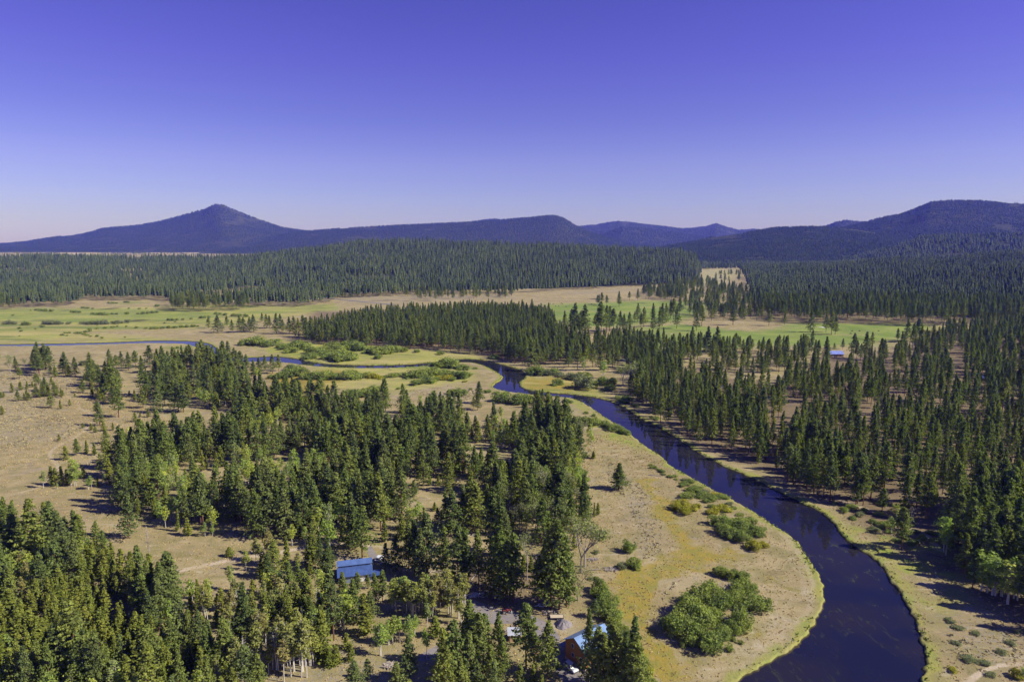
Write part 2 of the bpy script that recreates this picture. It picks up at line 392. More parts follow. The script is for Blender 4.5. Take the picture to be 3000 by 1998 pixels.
# ------------------------------------------------------------------ hills: height fields over (s = x/y, y)
def skyline(pts, Y):
    s = []; h = []
    for u, v in pts:
        x, y, d = ray(u, v)
        s.append(x / y); h.append(CAMH + Y * d / y)
    return np.array(s), np.array(h)
class Ridge:
    def __init__(s, pts, Y, Y0, Y1, base=-2., treeh=0, p=1.0, seed=0, rough=.04):
        s.S, s.H = skyline(pts, Y); s.H = s.H - treeh; s.Y = Y; s.Y0 = Y0; s.Y1 = Y1; s.base = base; s.p = p; s.seed = seed; s.rough = rough
    def z(s, x, y):
        sl = x / np.maximum(y, 1.)
        H = np.interp(sl, s.S, s.H)
        y0 = np.interp(sl, s.Y0[0], s.Y0[1]) if isinstance(s.Y0, tuple) else s.Y0
        t = np.where(y < s.Y, (y - y0) / (s.Y - y0), 1 - (y - s.Y) / (s.Y1 - s.Y))
        t = np.clip(t, -.2, 1)
        sh = np.where(y < s.Y, np.sign(t) * np.abs(t) ** s.p, np.clip(t, 0, 1) ** 1.5)
        n = (fbm(x / 420 + s.seed, y / 420, 4) - .5) * s.rough * (np.abs(H) + 60) * np.clip(t, 0, 1) * np.clip((1 - t) * 4, 0, 1) * 4
        return s.base + (H - s.base) * sh + n
    def mesh(s, name, mat, s0, s1, ns, ny, y1=None):
        S = np.linspace(s0, s1, ns)
        y0 = np.interp(S, s.Y0[0], s.Y0[1]) if isinstance(s.Y0, tuple) else np.full(ns, float(s.Y0))
        T = np.linspace(-.02, 1, ny) ** 1.0
        yy = y0[None] + (s.Y * 1.02 - y0[None]) * T[:, None]
        yb = np.linspace(s.Y * 1.05, y1 or (s.Y + (s.Y1 - s.Y) * .9), 6)[:, None] + 0 * S[None]
        yy = np.vstack([yy, yb]); xx = S[None] * yy
        zz = s.z(xx, yy)
        n, m = yy.shape
        V = np.stack([xx, yy, zz], -1).reshape(-1, 3)
        i = np.arange(n - 1)[:, None] * m + np.arange(m - 1)[None]
        F = np.stack([i, i + 1, i + m + 1, i + m], -1).reshape(-1, 4)
        o = link(name, mesh_np(name, V, F, mat, smooth_=True)); tag(o, kind='structure'); return o

s_of = lambda u, v=720: ray(u, v)[0] / ray(u, v)[1]
sl_center = Q1([(1700, 440), (2050, 402), (2130, 392), (2355, 365)]) + Q2([(100, 335), (400, 325), (600, 330), (900, 345), (1300, 355), (1700, 370), (2000, 385), (2355, 405)]) + [(2038, 742), (2060, 800)]
r_center = Ridge([(600, 748)] + sl_center + [(2230, 810)], 2800, (np.array([s_of(600), s_of(1000), s_of(1600), s_of(2050), s_of(2250)]), np.array([1900., 1640, 1720, 1950, 2100])), 3500, base=-2, treeh=14, p=.85, seed=3, rough=.10)
sl_rightlow = [(2150, 806), (2168, 800), (2190, 778), (2300, 768), (2425, 762), (2594, 748), (2720, 740), (3000, 724), (3400, 716), (4200, 720)]
r_rightlow = Ridge(sl_rightlow, 2600, (np.array([s_of(2050), s_of(2300), s_of(3000), s_of(3600)]), np.array([1700., 1150, 1010, 960])), 3300, base=-2, treeh=26, p=.9, seed=9, rough=.10)
r_right2 = Ridge([(2380, 772), (2500, 745), (2616, 716), (2658, 698), (2701, 684), (2786, 679), (3000, 676), (3500, 680), (4200, 700)], 3900, 3000, 4800, base=-2, treeh=24, p=.9, seed=13, rough=.08)
r_mid = Ridge([(1780, 735), (1900, 725)] + Q3([(0, 335), (200, 300), (400, 275), (560, 245), (640, 232), (900, 225), (1050, 232), (1200, 245), (1500, 290), (2000, 340)]) + [(3400, 730)], 5300, 3300, 6600, base=-2, treeh=22, p=1.0, seed=21, rough=.06)
r_big = Ridge([(2250, 735), (2420, 668)] + Q3([(1130, 230), (1290, 190), (1380, 165), (1500, 145), (1580, 115), (1650, 85), (1710, 60), (1850, 48), (2050, 50), (2180, 60), (2300, 70), (2355, 78)]) + [(3200, 604), (3600, 640), (4200, 690)], 6600, 4200, 8600, base=-2, treeh=20, p=1.1, seed=31, rough=.06)
r_cone = Ridge(Q3([(850, 260), (1000, 225), (1050, 205), (1130, 190), (1250, 203), (1400, 230)]), 9000, 7800, 10000, treeh=20, base=60, seed=35, rough=.03)
r_left = Ridge([(-1500, 716), (-400, 722)] + Q1([(0, 360), (180, 340), (400, 305), (560, 290), (640, 270), (700, 250), (830, 237), (950, 228), (1100, 200), (1250, 160), (1400, 120), (1480, 85), (1515, 82), (1545, 90), (1600, 115), (1700, 155), (1850, 210), (1950, 243), (2080, 262), (2170, 275), (2355, 300)]) + [(1150, 712), (1400, 735)], 10000, 7000, 12500, base=-2, treeh=18, p=1.35, seed=41, rough=.05)
r_mesa = Ridge([(500, 740), (700, 712)] + Q1([(1900, 300), (2050, 270), (2170, 262), (2355, 248)]) + Q2([(400, 225), (850, 205), (1100, 188), (1300, 172), (1430, 157), (1490, 160), (1540, 180), (1600, 215), (1650, 240), (1720, 275), (1800, 300), (1950, 345), (2200, 375)]) + [(2100, 735)], 8600, 6200, 11000, base=-2, treeh=18, p=1.0, seed=47, rough=.05)
r_back2 = Ridge(Q2([(1700, 345), (1780, 300), (1850, 270), (1930, 240), (2050, 245), (2200, 262), (2355, 285)]) + [(2100, 695), (2200, 730)], 10500, 8800, 12000, base=-2, treeh=18, seed=51, rough=.04)
r_back = Ridge([(1400, 720)] + Q2([(900, 205), (980, 190), (1060, 184), (1150, 200), (1500, 240), (1640, 235), (1760, 225), (1850, 207), (1920, 200), (2000, 207), (2100, 222), (2250, 238)]) + Q3([(0, 253), (150, 238), (230, 215), (290, 235), (380, 262), (490, 255), (600, 270)]) + [(2450, 730)], 13000, 10800, 15000, base=-2, treeh=18, seed=57, rough=.03)
NEAR_RIDGES = [r_center, r_rightlow, r_right2]
FAR_RIDGES = [r_mid, r_big, r_cone, r_left, r_mesa, r_back2, r_back]
def hill_z(x, y):
    z = np.zeros(np.shape(x))
    for r in NEAR_RIDGES: z = np.maximum(z, r.z(x, y) * (y < r.Y1))
    return z

# forest floor and far slopes
t = NT('forest_floor_slope'); P_ = t.pos()
n = t.noise(P_, .012, 5, .6); n2 = t.noise(P_, .12, 3)
c = t.mix(t.ss(n, .40, .66), (.045, .055, .028), (.075, .075, .040))
c = t.mix(t.ss(n2, .62, .75, 0, .5), c, (.20, .15, .10))
t.princ(c, 1.0, Specular_IOR_Level=0.)
M['slope'] = t.m

tag(r_center.mesh('hill', M['slope'], s_of(560), s_of(2070), 260, 60), 'low hill wholly covered by dark pine forest behind the meadow')
tag(r_rightlow.mesh('hill', M['slope'], s_of(2160), s_of(4300), 260, 60), 'gentle forested rise behind the bright green field')
tag(r_right2.mesh('hill', M['slope'], s_of(2380), s_of(4300), 200, 40), 'forested shoulder in front of the broad mountain')
for r, lo, hi, lb in ((r_mid, 1780, 3300, 'long forested foothill in blue haze'), (r_big, 2250, 4300, 'broad flat topped forested mountain'),
                      (r_cone, 2370, 2590, 'small cone peeking behind the foothill'), (r_left, -1500, 1400, 'lone pointed cone mountain covered in forest'),
                      (r_mesa, 500, 2100, 'long even ridge that drops off steeply at one end'), (r_back2, 1700, 2200, 'rounded far blue hill'),
                      (r_back, 1380, 2450, 'farthest pale blue ridge with two low summits')):
    tag(r.mesh('mountain', M['slope'], s_of(lo), s_of(hi), 300, 70), lb)

# ------------------------------------------------------------------ ground sheet
t = NT('dry_grassland'); P_ = t.pos()
ca = t.n('ShaderNodeVertexColor', layer_name='cover_a'); cb = t.n('ShaderNodeVertexColor', layer_name='cover_b')
sa = t.n('ShaderNodeSeparateColor'); t.l(ca.outputs[0], sa.inputs[0]); sb = t.n('ShaderNodeSeparateColor'); t.l(cb.outputs[0], sb.inputs[0])
bank, marsh, field = sa.outputs; sage, duff, pale = sb.outputs
meadow = ca.outputs['Alpha']; bare = cb.outputs['Alpha']
big = t.noise(P_, .018, 4, .6, .4); med = t.noise(P_, .11, 4, .62, .6); fine = t.noise(P_, 1.1, 4, .65); tiny = t.noise(P_, 4.5, 3, .6)
c = t.mix(t.ss(big, .35, .65), (.338, .268, .135), (.412, .336, .178))
c = t.mix(t.ss(med, .42, .66, 0, .8), c, (.245, .225, .095))
c = t.mix(t.ss(med, .30, .42, .5, 0), c, (.45, .385, .215))
mp_ = t.n('ShaderNodeMapping'); t.l(P_, mp_.inputs[0]); mp_.inputs['Rotation'].default_value = (0, 0, .6); mp_.inputs['Scale'].default_value = (.35, 1., 1.)
streak = t.noise(mp_.outputs[0], .16, 6, .72, 1.5); blot = t.noise(P_, .045, 5, .68, .8)
c = t.mix(t.ss(streak, .54, .68, 0, .6), c, (.52, .46, .32))
c = t.mix(t.ss(streak, .46, .34, 0, .6), c, (.215, .175, .085))
c = t.mix(t.ss(blot, .53, .66, 0, .55), c, (.30, .27, .10))
c = t.mix(t.ss(blot, .44, .34, 0, .5), c, (.33, .275, .21))
c = t.mix(t.ss(fine, .55, .72, 0, .55), c, (.22, .175, .10))
c = t.mix(t.ma('MULTIPLY', pale, t.ss(med, .3, .6, .2, 1.)), c, (.58, .50, .38))
c = t.mix(t.ma('MULTIPLY', meadow, t.ss(big, .35, .65, .45, 1.)), c, t.mix(t.ss(med, .35, .65), (.29, .31, .065), (.39, .38, .11)))
sg = t.ma('MULTIPLY', sage, t.ss(t.noise(P_, .55, 4, .65), .44, .62, 0., .75))
c = t.mix(sg, c, t.mix(t.ss(fine, .3, .7), (.20, .19, .15), (.33, .30, .24)))
c = t.mix(t.ma('MULTIPLY', duff, .85), c, t.mix(t.ss(med, .35, .65), (.15, .112, .070), (.235, .18, .11)))
mcol = t.mix(t.ss(t.noise(P_, .22, 3, .6), .35, .65), (.36, .27, .055), (.27, .25, .060))
mcol = t.mix(t.ss(fine, .55, .70, 0, .5), mcol, (.20, .14, .045))
c = t.mix(t.ss(t.ma('ADD', marsh, t.ma('MULTIPLY', t.ma('SUBTRACT', med, .5), 1.4)), .15, .8), c, mcol)
mp2 = t.n('ShaderNodeMapping'); t.l(P_, mp2.inputs[0]); mp2.inputs['Rotation'].default_value = (0, 0, -.12); mp2.inputs['Scale'].default_value = (.22, 1., 1.)
wetn = t.noise(mp2.outputs[0], .022, 5, .65, 1.2)
c = t.mix(t.ma('MULTIPLY', meadow, t.ss(wetn, .52, .60, 0, .75)), c, (.15, .20, .045))
c = t.mix(t.ma('MULTIPLY', meadow, t.ss(wetn, .46, .38, 0, .7)), c, (.46, .40, .15))
fcol = t.mix(t.ss(big, .35, .65), (.17, .245, .048), (.25, .31, .068))
c = t.mix(t.ma('MULTIPLY', field, t.ss(wetn, .36, .5, .55, 1.)), c, fcol)
bcol = t.mix(t.ss(med, .35, .62), (.25, .31, .055), (.36, .34, .09))
bcol = t.mix(t.ss(fine, .5, .7, 0, .55), bcol, (.11, .17, .03))
c = t.mix(t.ma('MULTIPLY', bank, t.ss(fine, .15, .45, .6, 1.)), c, bcol)
c = t.mix(t.ma('MULTIPLY', bare, t.ss(med, .3, .6, .25, .85)), c, (.60, .50, .37))
# wet mud below the grass edge
sepz = t.n('ShaderNodeSeparateXYZ'); t.l(P_, sepz.inputs[0])
c = t.mix(t.ss(sepz.outputs['Z'], -.55, -.25, 1., 0.), c, (.055, .045, .025))
p = t.princ(c, .95, Specular_IOR_Level=.1)
hs = t.ma('ADD', t.ma('MULTIPLY', fine, .6), t.ma('MULTIPLY', tiny, .35))
t.bump(p, hs, .9, .45)
M['ground'] = t.m

def axis(a, b, n): return np.linspace(a, b, n)
S = np.concatenate([axis(-3.0, -.95, 22)[:-1], axis(-.95, .95, 1050), axis(.95, 3.0, 22)[1:]])
Y = np.concatenate([axis(20, 100, 20)[:-1], np.exp(axis(math.log(100), math.log(3000), 1080)), np.exp(axis(math.log(3050), math.log(45000), 120))])
YY, SS = np.meshgrid(Y, S, indexing='ij'); XX = SS * YY
near = (YY < 3000) & (np.abs(SS) < .96)
ZZ = np.zeros(XX.shape)
x_, y_ = XX[near], YY[near]
cand = (y_ < 1300)
sd_ = np.full(x_.shape, 99.)
xc, yc = x_[cand], y_[cand]
jit = (fbm(xc / 3.1, yc / 3.1, 3) - .5) * 2.2
sd_[cand] = river_sd(xc, yc) + jit
z_ = np.where(sd_ < 0, WL - .15 + np.maximum(sd_, -5) * .25, np.minimum(WL - .15 + sd_ * 1.1, .0))
ZZ[near] = z_
# broad undulation away from the yards
und = (fbm(x_ / 60, y_ / 60, 3) - .5) * 1.2 * smooth(25, 60, sd_) * smooth(330, 420, y_)
ZZ[near] += np.maximum(und, -.5) * (z_ > -.05)
def gz(x, y):
    """ground height at points away from the river"""
    x = np.asarray(x, float); y = np.asarray(y, float)
    return 0 * x
n_, m_ = XX.shape
V = np.stack([XX, YY, ZZ], -1).reshape(-1, 3)
i_ = np.arange(n_ - 1)[:, None] * m_ + np.arange(m_ - 1)[None]
F = np.stack([i_, i_ + 1, i_ + m_ + 1, i_ + m_], -1).reshape(-1, 4)
me = mesh_np('ground', V, F, M['ground'], smooth_=True)
x_, y_ = XX.ravel(), YY.ravel()
ind = np.where(y_ < 9500)[0]
xx, yy = x_[ind], y_[ind]
nx = fbm(xx / 9, yy / 9) - .5; ny = fbm(xx / 9 + 50, yy / 9 + 31) - .5
a = 2.2 + np.hypot(xx, yy) * .009
wx = xx + nx * a * 2; wy = yy + ny * a * 4
def mask(polys, far=False):
    r = np.zeros(xx.shape)
    for P in polys:
        P = np.asarray(P); lo = P.min(0) - 60; hi = P.max(0) + 60
        k = np.where((xx > lo[0]) & (xx < hi[0]) & (yy > lo[1]) & (yy < hi[1]))[0]
        q = np.zeros(len(k))
        for j_, (ox, oy) in enumerate([(0, 0), (1, .4), (-.9, .5), (.3, -1), (-.4, .95), (-.6, -.7), (.8, -.6)]):
            q += inpoly(wx[k] + ox * a[k] * .75, wy[k] + oy * a[k] * 1.5, P)
        r[k] = np.maximum(r[k], q / 7)
    return r
A = np.zeros((len(x_), 4), np.float32); B = np.zeros((len(x_), 4), np.float32)
sdv = np.full(XX.shape, 99.); sdv[near] = sd_; sdv = sdv.ravel()[ind]
gr = np.maximum(smooth(5.5, 1.2, sdv + (fbm(xx / 6, yy / 6) - .5) * 9) * (.45 + .75 * fbm(xx / 14, yy / 14)), mask(GRASSY) * smooth(.28, .55, fbm(xx / 12, yy / 12)))
A[ind, 0] = gr; A[ind, 1] = mask(MARSH); A[ind, 2] = np.maximum(mask(FIELD[:2]), .55 * mask(FIELD[2:])); A[ind, 3] = np.maximum(mask(MEADOW), .6 * mask(PALE[5:6]))
B[ind, 0] = np.maximum(mask(SAGE), .7 * mask(PALE[5:6])); B[ind, 1] = mask(DUFF) * smooth(2, 7, sdv)
B[ind, 2] = np.maximum(mask(SAND) * .8, mask(PALE) * .5)
tr = np.zeros(xx.shape)
for ti, (P, wd) in enumerate(TRACKS):
    lo = P.min(0) - 6; hi = P.max(0) + 6
    k = np.where((xx > lo[0]) & (xx < hi[0]) & (yy > lo[1]) & (yy < hi[1]))[0]
    if len(k): tr[k] = np.maximum(tr[k], (.55, 1., .4, .4, .3, .3, .7, .8, .9, .15)[ti] * smooth(wd * 1.25, wd * .6, pldist(xx[k], yy[k], P) + (fbm(xx[k] / 2, yy[k] / 2) - .5) * .8))
B[ind, 3] = tr
# far plain beyond the meadows: forest floor
far_ = (y_ > 9000)
B[far_, 1] = 1
for nm, arr in (('cover_a', A), ('cover_b', B)):
    at = me.color_attributes.new(nm, 'FLOAT_COLOR', 'POINT'); at.data.foreach_set('color', arr.ravel())
ground = tag(link('ground', me), 'dry tan grassland plain with green and ochre patches', kind='structure')

# ------------------------------------------------------------------ river water
t = NT('river_water'); P_ = t.pos()
mp = t.n('ShaderNodeMapping'); t.l(P_, mp.inputs[0]); mp.inputs['Rotation'].default_value = (0, 0, .5); mp.inputs['Scale'].default_value = (1, .35, 1)
weed = t.noise(mp.outputs[0], .35, 5, .7, 1.2); patch = t.noise(P_, .03, 3)
c = t.mix(t.ss(patch, .35, .65), (.012, .013, .034), (.022, .019, .028))
c = t.mix(t.ma('MULTIPLY', t.ss(weed, .54, .70), t.ss(patch, .35, .58)), c, (.050, .056, .026))
p = t.princ(c, .035, IOR=1.33, Specular_IOR_Level=.5)
t.bump(p, t.noise(mp.outputs[0], 1.3, 3, .6), .10, .02)
M['water'] = t.m
def strip(L1, L2, z, name, mat, ext=1.6):
    n = 420
    def rs(P):
        P = np.asarray(P); d = np.concatenate([[0], np.cumsum(np.hypot(*np.diff(P, axis=0).T))])
        # parametrised by shared index so the two banks stay opposite each other
        k = np.linspace(0, len(P) - 1, n); return np.stack([np.interp(k, np.arange(len(P)), P[:, 0]), np.interp(k, np.arange(len(P)), P[:, 1])], -1)
    return rs(L1), rs(L2)
import bmesh
from mathutils.geometry import tessellate_polygon
def offset_line(P, d):
    T = np.gradient(P, axis=0); T /= (np.linalg.norm(T, axis=1)[:, None] + 1e-9)
    return P + np.stack([-T[:, 1], T[:, 0]], -1) * d
Lo = offset_line(LBg, 1.6); Ro = offset_line(RBg, -1.6)
# widen away from each other
if np.linalg.norm(Lo[3] - RBg[3]) < np.linalg.norm(LBg[3] - RBg[3]): Lo = offset_line(LBg, -1.6); Ro = offset_line(RBg, 1.6)
poly = [Vector((p[0], p[1], WL)) for p in np.vstack([Lo, Ro[::-1]])]
tris = tessellate_polygon([poly])
me = bpy.data.meshes.new('river'); me.from_pydata([tuple(p) for p in poly], [], [tuple(t_) for t_ in tris]); me.materials.append(M['water']); me.update()
bm = bmesh.new(); bm.from_mesh(me); bmesh.ops.recalc_face_normals(bm, faces=bm.faces)
if sum(f.normal.z * f.calc_area() for f in bm.faces) < 0: bmesh.ops.reverse_faces(bm, faces=bm.faces)
bm.to_mesh(me); bm.free()
tag(link('river', me), 'dark blue winding river between grassy banks', kind='structure')

# ------------------------------------------------------------------ roads and the gravel yard
def ribbon(name, pts, wd, z, mat, label, closed=False):
    P = densify(chaikin(pts, 2), 6)
    a = offset_line(P, wd / 2); b = offset_line(P, -wd / 2); n = len(P)
    V = [(x, y, z) for x, y in a] + [(x, y, z) for x, y in b]
    F = [(i, n + i, n + i + 1, i + 1) for i in range(n - 1)]
    me = mesh_np(name, V, F, mat); return tag(link(name, me), label, kind='structure')
t = NT('worn_asphalt'); P_ = t.pos()
c = t.mix(t.ss(t.noise(P_, .4, 4), .3, .7), (.13, .125, .13), (.20, .19, .19)); p = t.princ(c, .9); t.bump(p, t.noise(P_, 8, 3), .3, .02); M['asphalt'] = t.m
t = NT('grey_gravel'); P_ = t.pos()
c = t.mix(t.ss(t.noise(P_, .25, 4, .6), .3, .7), (.22, .20, .20), (.31, .28, .27)); c = t.mix(t.ss(t.noise(P_, 5, 3), .4, .7, 0, .6), c, (.16, .145, .14))
p = t.princ(c, .95); t.bump(p, t.noise(P_, 12, 3), .5, .03); M['gravel'] = t.m
M['roadpaint'] = simple('road_paint', (.7, .65, .45), .7)
hw = G([(1560, 955), (1610, 972), (1652, 990), (1690, 1003), (1723, 1014), (1760, 1028), (1800, 1045), (1840, 1058), (1870, 1070), (1905, 1080), (1942, 1092), (2000, 1108), (2100, 1130), (2250, 1165), (2600, 1240)])
ribbon('road', hw, 7.5, .05, M['asphalt'], 'grey asphalt road running between the pines')
ribbon('road_marking', hw, .3, .09, M['roadpaint'], 'centre line of the asphalt road')
hw2 = G([(1160, 893), (1120, 890), (1060, 884), (1000, 878), (930, 873), (850, 872), (760, 880), (680, 890)])
ribbon('road', hw2, 9, .12, M['asphalt'], 'far grey highway along the forest edge')
def sheet(name, poly, z, mat, label):
    Pp = chaikin(poly, 2, True)
    rr = np.random.RandomState(4); Pp = Pp + (rr.rand(*Pp.shape) - .5) * .35
    pl = [Vector((p[0], p[1], z)) for p in Pp]
    me = bpy.data.meshes.new(name); me.from_pydata([tuple(p) for p in pl], [], [tuple(t_) for t_ in tessellate_polygon([pl])]); me.materials.append(mat); me.update()
    bm = bmesh.new(); bm.from_mesh(me)
    for f in bm.faces:
        if f.normal.z < 0: f.normal_flip()
    bm.to_mesh(me); bm.free()
    return tag(link(name, me), label, kind='structure')
sheet('driveway', G(C8([(900, 740), (1060, 800), (1160, 845), (1260, 885), (1420, 925), (1540, 945), (1640, 985), (1700, 1035), (1745, 1100), (1760, 1180), (1850, 1300), (2040, 1400), (1960, 1480),
                        (1760, 1420), (1700, 1300), (1640, 1180), (1600, 1110), (1560, 1050), (1510, 1015), (1400, 1002), (1180, 1012), (1060, 985), (1140, 900), (1000, 830)])), .03, M['gravel'], 'grey gravel driveway and yard curving past the gravel pile')
sheet('driveway', G(C8([(740, 1250), (800, 1200), (900, 1150), (960, 1130), (980, 1200), (880, 1240), (800, 1270)])), .03, M['gravel'], 'short grey gravel stretch of drive between trees')
sheet('driveway', G(C8([(410, 500), (425, 465), (450, 470), (470, 520), (520, 560), (600, 600), (560, 640), (470, 580), (420, 540)])), .03, M['gravel'], 'grey gravel patch behind the blue roofed barn')

# ------------------------------------------------------------------ tree models (unit height, scaled per tree)
def unit(v): return v / (np.linalg.norm(v, axis=-1, keepdims=True) + 1e-9)
def leaf_quads(C, size, bias, rr, stretch=1.0):
    """one small irregular quad per centre, normals biased towards `bias`"""
    n = len(C)
    nrm = unit(rr.normal(size=(n, 3)) + bias)
    a = unit(np.cross(nrm, rr.normal(size=(n, 3)))); b = np.cross(nrm, a)
    s = (size * rr.uniform(.6, 1.35, n))[:, None] if np.ndim(size) == 0 else (size * rr.uniform(.6, 1.35, n))[:, None]
    j = lambda: rr.uniform(.55, 1.2, n)[:, None]
    V = np.stack([C + a * s * j() * stretch, C + b * s * j(), C - a * s * j() * stretch, C - b * s * j()], 1)
    return V.reshape(-1, 3), np.arange(4 * n).reshape(-1, 4)
def pine_crown(seed, base=.2, rad=.17, nb=120, per=4, leaves=5, size=.0165, top=.78, shape=.75, droop=.15, gap=.3, low=.18):
    rr = np.random.RandomState(seed); C = []; Bs = []
    ph0 = rr.uniform(0, 6.28, 3); lean = rr.normal(0, .006, 2)
    for i in range(nb):
        t = (i + rr.uniform(-.5, .5)) / nb; t = min(max(t, 0), 1) ** .92
        z = base + (1 - base) * t
        env = rad * ((1 - t) ** shape) * min(1, ((t + .02) / low) ** .6)
        phi = rr.uniform(0, 6.283)
        lump = 1 + gap * math.sin(3 * phi + ph0[0] + t * 9) * math.cos(2 * phi + ph0[1] + 14 * t) + rr.uniform(-.25, .25)
        L = max(env * lump, .012)
        if rr.rand() < gap * .35 and t < .85: continue
        dz = rr.uniform(-.02, .03)
        for k in range(per):
            f = 1.0 if per == 1 else .38 + .68 * (k + rr.uniform(-.3, .3)) / (per - 1)
            r = L * f
            c = np.array([math.cos(phi + rr.normal(0, .16)) * r + lean[0] * z, math.sin(phi + rr.normal(0, .16)) * r + lean[1] * z,
                          z + dz - droop * r * f + .10 * r * (f > .8) + rr.normal(0, .004)])
            for q in range(leaves):
                C.append(c + rr.normal(0, 1, 3) * np.array([.011, .011, .0075])); Bs.append((c[0] / (r + .01) * .7, c[1] / (r + .01) * .7, .8))
    for q in range(14):
        C.append(np.array([rr.normal(0, .004), rr.normal(0, .004), 1 - abs(rr.normal(0, .02))])); Bs.append((0, 0, .8))
    return leaf_quads(np.array(C), size, np.array(Bs), rr)
def blob_crown(seed, lobes, n, size, z0=0., squash=1., shell=.75, bias=1.0):
    """leaf clumps over a union of ellipsoid lobes (cx, cy, cz, rx, rz)"""
    rr = np.random.RandomState(seed); C = []; Bs = []
    area = np.array([l[3] * l[4] for l in lobes]); cnt = (n * area / area.sum()).astype(int) + 4
    for (cx, cy, cz, rx, rz), k in zip(lobes, cnt):
        d = unit(rr.normal(size=(k * 2, 3)))
        d = d[d[:, 2] > -.55][:k]
        # clumpy: pull towards a few directions
        hub = unit(rr.normal(size=(max(5, k // 22), 3)) + [0, 0, .2])
        j = rr.randint(0, len(hub), len(d)); d = unit(d * .55 + hub[j])
        f = shell + (1.06 - shell) * rr.rand(len(d)) ** .6
        f *= (1 + .16 * rr.normal(size=len(hub)))[j]
        c = np.stack([cx + d[:, 0] * rx * f, cy + d[:, 1] * rx * f, cz + d[:, 2] * rz * f], -1)
        C.append(c); Bs.append(d * bias)
    C = np.vstack(C); Bs = np.vstack(Bs); C[:, 2] = np.maximum(C[:, 2], z0)
    return leaf_quads(C, size, Bs, rr)
def trunk_mb(h, r, seed, stems=1, spread=.03, twigs=0, tw=.06, z0=.25):
    rr = random.Random(seed); m = MB()
    for s_ in range(stems):
        ox, oy = (0, 0) if s_ == 0 else (rr.uniform(-spread, spread), rr.uniform(-spread, spread))
        p = (ox, oy, -.01); n = 5; lx, ly = rr.uniform(-.03, .03), rr.uniform(-.03, .03)
        hh = h * (1 if s_ == 0 else rr.uniform(.75, .98))
        for k in range(n):
            q = (ox + lx * ((k + 1) / n) ** 1.5 + rr.uniform(-.004, .004), oy + ly * ((k + 1) / n) ** 1.5 + rr.uniform(-.004, .004), hh * (k + 1) / n)
            m.tube(p, q, r * (1 - .17 * k), r * (1 - .17 * (k + 1)), 6)
            p = q
        for k in range(twigs):
            z = rr.uniform(z0, hh * .95); a = rr.uniform(0, 6.28); L = tw * (1.15 - z / hh) * rr.uniform(.6, 1.3)
            f = z / hh; bx, by = ox + lx * f ** 1.5, oy + ly * f ** 1.5
            m.tube((bx, by, z), (bx + L * math.cos(a), by + L * math.sin(a), z + L * rr.uniform(.0, .8)), r * .3, r * .1, 4)
    return m

KIND = {}
def mk(kind, i, crown, trunk, cm, tm):
    cr = mesh_np(kind + '_crown', crown[0], crown[1], M[cm]) if crown is not None else None
    KIND.setdefault(kind, []).append((cr, trunk.mesh(kind + '_trunk', M[tm]) if trunk is not None else None))
for i in range(10):
    base = [.10, .17, .27, .14, .21, .08, .34, .16, .24, .12][i]; rad = [.235, .20, .175, .215, .17, .26, .18, .185, .205, .225][i]
    mk('pine', i, pine_crown(100 + i, base, rad, nb=175, per=4, leaves=5, size=.0142, shape=[.85, .95, .7, 1.0, .8, .9, .62, 1.05, .75, .9][i], gap=[.22, .26, .32, .2, .3, .18, .36, .24, .28, .22][i], low=.10),
       trunk_mb(.95, .0125, i, twigs=26, tw=.12, z0=base * .8), 'pine', 'pbark')
for i in range(6):
    mk('young', i, pine_crown(200 + i, .06, [.16, .13, .19, .145, .17, .12][i], nb=130, per=3, leaves=5, size=.021, shape=[.8, .9, .65, .85, .7, 1.0][i], gap=.2, low=.12),
       trunk_mb(.93, .012, i, twigs=10, tw=.08), 'young', 'ybark')
def aspen_lobes(seed, z0=.33, w=.17, n=9):
    rr = random.Random(seed); L = []
    for k in range(n):
        t = (k + .5) / n; z = z0 + (.93 - z0) * t
        e = w * (math.sin(math.pi * min(1, .22 + .72 * t)) ** .8)
        a = rr.uniform(0, 6.28); o = e * rr.uniform(.15, .55)
        L.append((o * math.cos(a), o * math.sin(a), z, e * rr.uniform(.55, .8), e * rr.uniform(.55, .9)))
    return L
for i in range(6):
    mk('aspen', i, blob_crown(300 + i, aspen_lobes(i, [.3, .25, .4, .2, .34, .28][i], [.17, .2, .14, .19, .15, .21][i]), 1150, .0165, shell=.35, bias=.8),
       trunk_mb(.86, .0115, 20 + i, stems=[1, 2, 1, 3, 2, 1][i], spread=.04, twigs=16, tw=.16, z0=.35), 'aspen', 'abark')
for i in range(5):
    mk('birch', i, blob_crown(340 + i, aspen_lobes(40 + i, [.38, .3, .45, .34, .42][i], [.115, .13, .10, .14, .12][i], 8), 1300, .0150, shell=.25, bias=.6),
       trunk_mb(.9, .0085, 50 + i, stems=[2, 3, 1, 2, 3][i], spread=.06, twigs=24, tw=.13, z0=.35), 'birch', 'abark')
def willow_lobes(seed, n=9, flat=.62):
    rr = random.Random(seed); L = [(0, 0, .42, .42, .5)]
    for k in range(n):
        a = rr.uniform(0, 6.28); o = rr.uniform(.25, .55); r = rr.uniform(.2, .34)
        L.append((o * math.cos(a), o * math.sin(a), rr.uniform(.22, .55), r, r * 1.15))
    return L
for i in range(6):
    mk('willow', i, blob_crown(400 + i, willow_lobes(i), 3000, .040, z0=.02, shell=.72, bias=1.3), None, 'willow', None)
    mk('yellow_willow', i, blob_crown(400 + i, willow_lobes(i), 3000, .040, z0=.02, shell=.72, bias=1.3), None, 'yellow_willow', None)
    mk('grey_willow', i, blob_crown(400 + i, willow_lobes(i), 2600, .040, z0=.02, shell=.65, bias=1.1), None, 'grey_willow', None)
